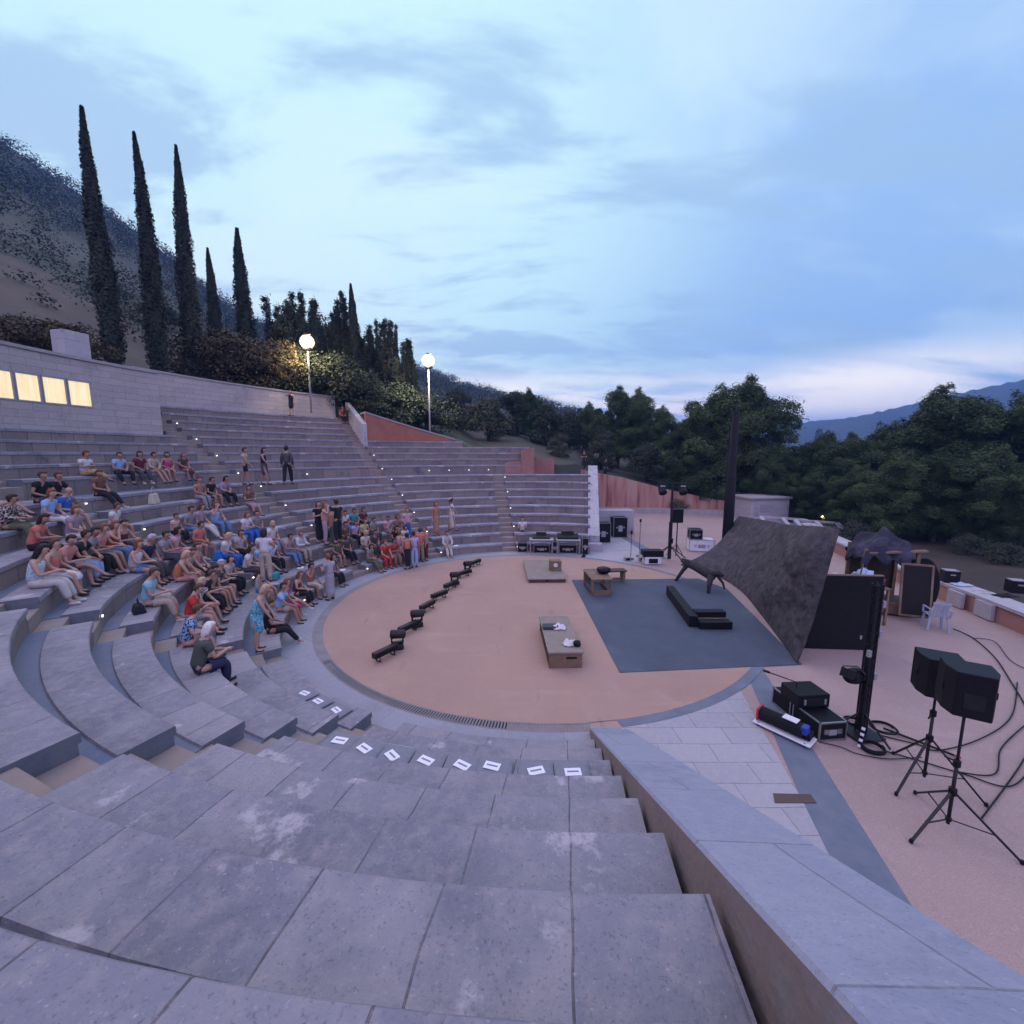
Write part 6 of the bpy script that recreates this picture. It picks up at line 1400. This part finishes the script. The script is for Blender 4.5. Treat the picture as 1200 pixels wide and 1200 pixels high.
def place_seated():
    byrow={}
    for d in SEATED:
        k,a=seat_at(d['px'],d['py']); d['k']=k; d['a']=a; byrow.setdefault(k,[]).append(d)
    for k,L in byrow.items():
        mind=math.degrees(.50/(RR_(k)+.27))
        for _ in range(60):
            L.sort(key=lambda d:d['a'])
            for p,q in zip(L,L[1:]):
                g_=q['a']-p['a']
                if g_<mind: s=(mind-g_)/2; p['a']-=s; q['a']+=s
    for n,d in enumerate(SEATED):
        k,a=d['k'],d['a']; r=RR_(k)+.24; rnd=random.Random(n*13+5)
        tk,tc,sl=d['top'].split(); bk,bc=d['bottom'].split(); hk,hc=d['hair'].split(); ar,lg,le=d['pose'].split()
        rz=R_(a)+PI/2+d['yaw']+rnd.uniform(-.22,.22)
        person((r*cosd(a),r*sind(a),ZR(k)+.002),rz,'strap' if tk=='strap' else 'shirt',tc,sl,bk,bc,hk,hc,ar,lg,float(le),d['hp']+rnd.uniform(-.1,.1),d['hy']+rnd.uniform(-.4,.4),d['skin'],d['scale']*rnd.uniform(.97,1.03),False,d['label'],AUD,d['pat'],d['shoes'] if rnd.random()>.2 else 'shoew',n)
place_seated()
# --- people on their feet: foot point on the ground of height z
def stand(px,py,z,face,top,bottom,hair,pose,label,skin='tan',scale=1.0,pat=None,lean=.0,hp=.1,n=0):
    x,y=at(px,py,z); tk,tc,sl=top.split(); bk,bc=bottom.split(); hk,hc=hair.split(); ar,lg=pose.split()
    person((x,y,z+.002),R_(face)-PI/2,tk if tk=='strap' else 'shirt',tc,sl,bk,bc,hk,hc,ar,lg,lean,hp,0,skin,scale,True,label,None,pat,'shoe',900+n)
Z3=lambda k:ZK(k)
stand(388,703,0,150,'shirt greydress s','longskirt greydress','short auburn','hold down','woman in long grey dress standing at the edge of the walkway','fair',1.0,n=1)
stand(478,667,0,120,'strap coral n','longskirt black','bun dark','lap down','woman in long black skirt standing with her back turned','tan',.98,n=2)
stand(486,665,0,125,'shirt lavender s','trousers lightblue','short dark','lap down','man in lavender white shirt and light jeans, back turned',n=3)
stand(469,660,0,60,'shirt pink n','trousers white','bob auburn','lap down','woman in pink top and white trousers beside the long black skirt','fair',.95,n=4)
stand(493,659,0,100,'shirt coral s','trousers tanbrown','short brown','lap down','person in coral shirt and brown trousers standing in the far group','tan',n=5)
stand(500,657,0,200,'shirt salmon s','trousers maroon','short auburn','lap down','person in salmon shirt and dark trousers at the right of the far standing group','fair',n=6)
stand(478,634,ZK(2),-60,'shirt pink s','trousers blue','short auburn','hips down','man in pink shirt standing above the far group','fair',n=7)
stand(313,682,ZK(3)-.03,100,'shirt white s','trousers beige','bob dark','hold down','woman in white top and beige trousers standing among the seated, back turned','fair',n=8)
stand(303,763,ZK(1)-.03,20,'strap peacock n','dress peacock','bob blond','knees down','woman in peacock blue dress bending over the lower rows','fair',1.0,'aqua',.45,.5,n=9)
stand(375,636,ZK(4)-.03,-30,'shirt black s','longskirt black','long brown','cross down','woman with long brown hair in black standing in the middle rows','fair',n=10)
stand(382,638,ZK(4)-.03,20,'strap salmon n','trousers mauve','bob auburn','face down','woman in salmon strap top in the standing group of the middle rows','fair',n=11)
stand(390,640,ZK(3)-.03,200,'shirt tanbrown s','trousers green','short black','lap down','person in brown top and dark green trousers in the standing group','tan',1.03,n=12)
stand(397,637,ZK(4)-.03,160,'shirt black s','trousers black','short dark','lap down','man all in black at the right of the standing group in the middle rows','tan',1.05,n=13)
stand(511,628,ZK(3)-.03,-40,'shirt tanbrown s','longskirt tanbrown','bob auburn','lap down','woman in brownish pink dress standing near the far stairway',n=14)
stand(530,622,ZK(3)-.03,10,'shirt offwhite s','longskirt offwhite','tail black','swing walk','dark haired woman in off white dress walking along the far rows',n=15)
stand(289,568,ZK(9)-.03,10,'shirt beige s','shorts black','short dark','swing walk','person in beige top and black shorts walking on the cross aisle',n=16)
stand(311,568,ZK(9)-.03,10,'shirt black n','dress darkgrey','long black','swing walk','woman in dark dress walking on the cross aisle',n=17)
stand(338,568,ZK(9)-.03,100,'shirt darkgrey l','trousers black','short black','lap walk','man in dark jacket and black trousers on the cross aisle, back turned','tan',1.05,n=18)
stand(342,487,ZU0+RISE*8-.03,-80,'shirt black n','dress black','bob brown','face down','woman in short black dress standing by the retaining wall on the topmost row','fair',n=19)
stand(612,640,0,-90,'shirt white s','shorts darkgrey','short black','hold down','technician in white shirt standing at the far stairway behind the tables','fair',n=20)
a=ang_at(401,RU0+DR*8.35,7.9)
person(((RU0+DR*8.3)*cosd(a),(RU0+DR*8.3)*sind(a),ZU0+RISE*8+.002),R_(a)+PI/2,'shirt','red','s','trousers','black','short','dark','lap','down',.3,.2,0,'tan',1,False,'person in red top and black trousers sitting at the head of the upper stairway',None,None,'shoe',333)
x,y,z=aty(684,551,37.5); person((x,y,z),R_(-90)-PI/2,'shirt','black','s','trousers','black','short','dark','cross','down',0,.1,0,'tan',1,True,'person in black standing on the slope above the far end wall',None,None,'shoe',334)
x,y,z=aty(709,559,39); person((x,y,z),R_(-60)-PI/2,'shirt','black','l','trousers','black','short','dark','lap','down',0,.1,0,'deep',1,True,'distant person in black on the bare slope, right of the end wall',None,None,'shoe',335)
run_jobs()
# --- bags and sheets lying about on the rows
def row_pt(px,py,off=.30):
    k,a=seat_at(px,py); r=RR_(k)+off; return Vector((r*cosd(a),r*sind(a),ZR(k)+.004)),R_(a)+PI/2
def bag(px,py,mt,w,d,h,label,off=.30):
    p,rz=row_pt(px,py,off); t=thing('bag',label,'bag',p,rz+.3); m=MB(); m.prism([(-w/2,-d/2),(w/2,-d/2),(w/2,d/2),(-w/2,d/2)],0,h*.6); k=len(m.v)
    m.v=[(x*(1 if z<.01 else .82),y*(1 if z<.01 else .6),z) for x,y,z in m.v]; m.build('pouch',mt,t,bevel=.03,seg=2)
    m=MB(); m.tube([(-w*.28,0,h*.55),(-w*.22,0,h*.85),(0,0,h),(w*.22,0,h*.85),(w*.28,0,h*.55)],.010,6); m.build('strap',mt,t)
bag(240,588,fab('cream'),.42,.22,.62,'big cream shopping bag beside the dark haired woman in brown'); bag(283,652,fab('blue'),.45,.28,.5,'bright blue bag beside the blond woman in white'); bag(175,711,fab('black'),.36,.24,.32,'black bag on the seat beside the man in aqua t-shirt')
x,y=at(464,662,0); t=thing('bag','small magenta bag on the floor left of the long black skirt','bag',(x-.3,y+.3,0)); m=MB(); m.box((0,0,.17),(.36,.24,.34)); m.build('pouch',fab('magenta'),t,bevel=.05,seg=2); m=MB(); m.tube([(-.1,0,.33),(-.06,0,.48),(.06,0,.48),(.1,0,.33)],.012,6); m.build('strap',fab('magenta'),t)
p,rz=row_pt(330,676,.35); t=thing('bag','turquoise bag on the row below the black trousers','bag',p,rz); m=MB(); m.box((0,0,.13),(.34,.24,.26)); m.build('pouch',fab('teal'),t,bevel=.05,seg=2); m=MB(); m.tube([(-.1,0,.25),(0,0,.42),(.1,0,.25)],.012,6); m.build('strap',fab('teal'),t)
def sheet(px,py,label,off=.35):
    p,rz=row_pt(px,py,off); m=MB(); m.box((0,0,.004),(.30,.21,.004)); o=m.build('paper_sheet',K['paper'],None,loc=p); o.rotation_euler=(0,0,rz+.5); tag(o,label,'sheet')
sheet(400,665,'white paper sheet on the lower row right of the grey dress'); sheet(534,637,'white paper sheet beside the person in off white'); sheet(345,662,'white sheet on the row right of the black trousers'); sheet(400,650,'white sheet on the empty seats below the standing group')
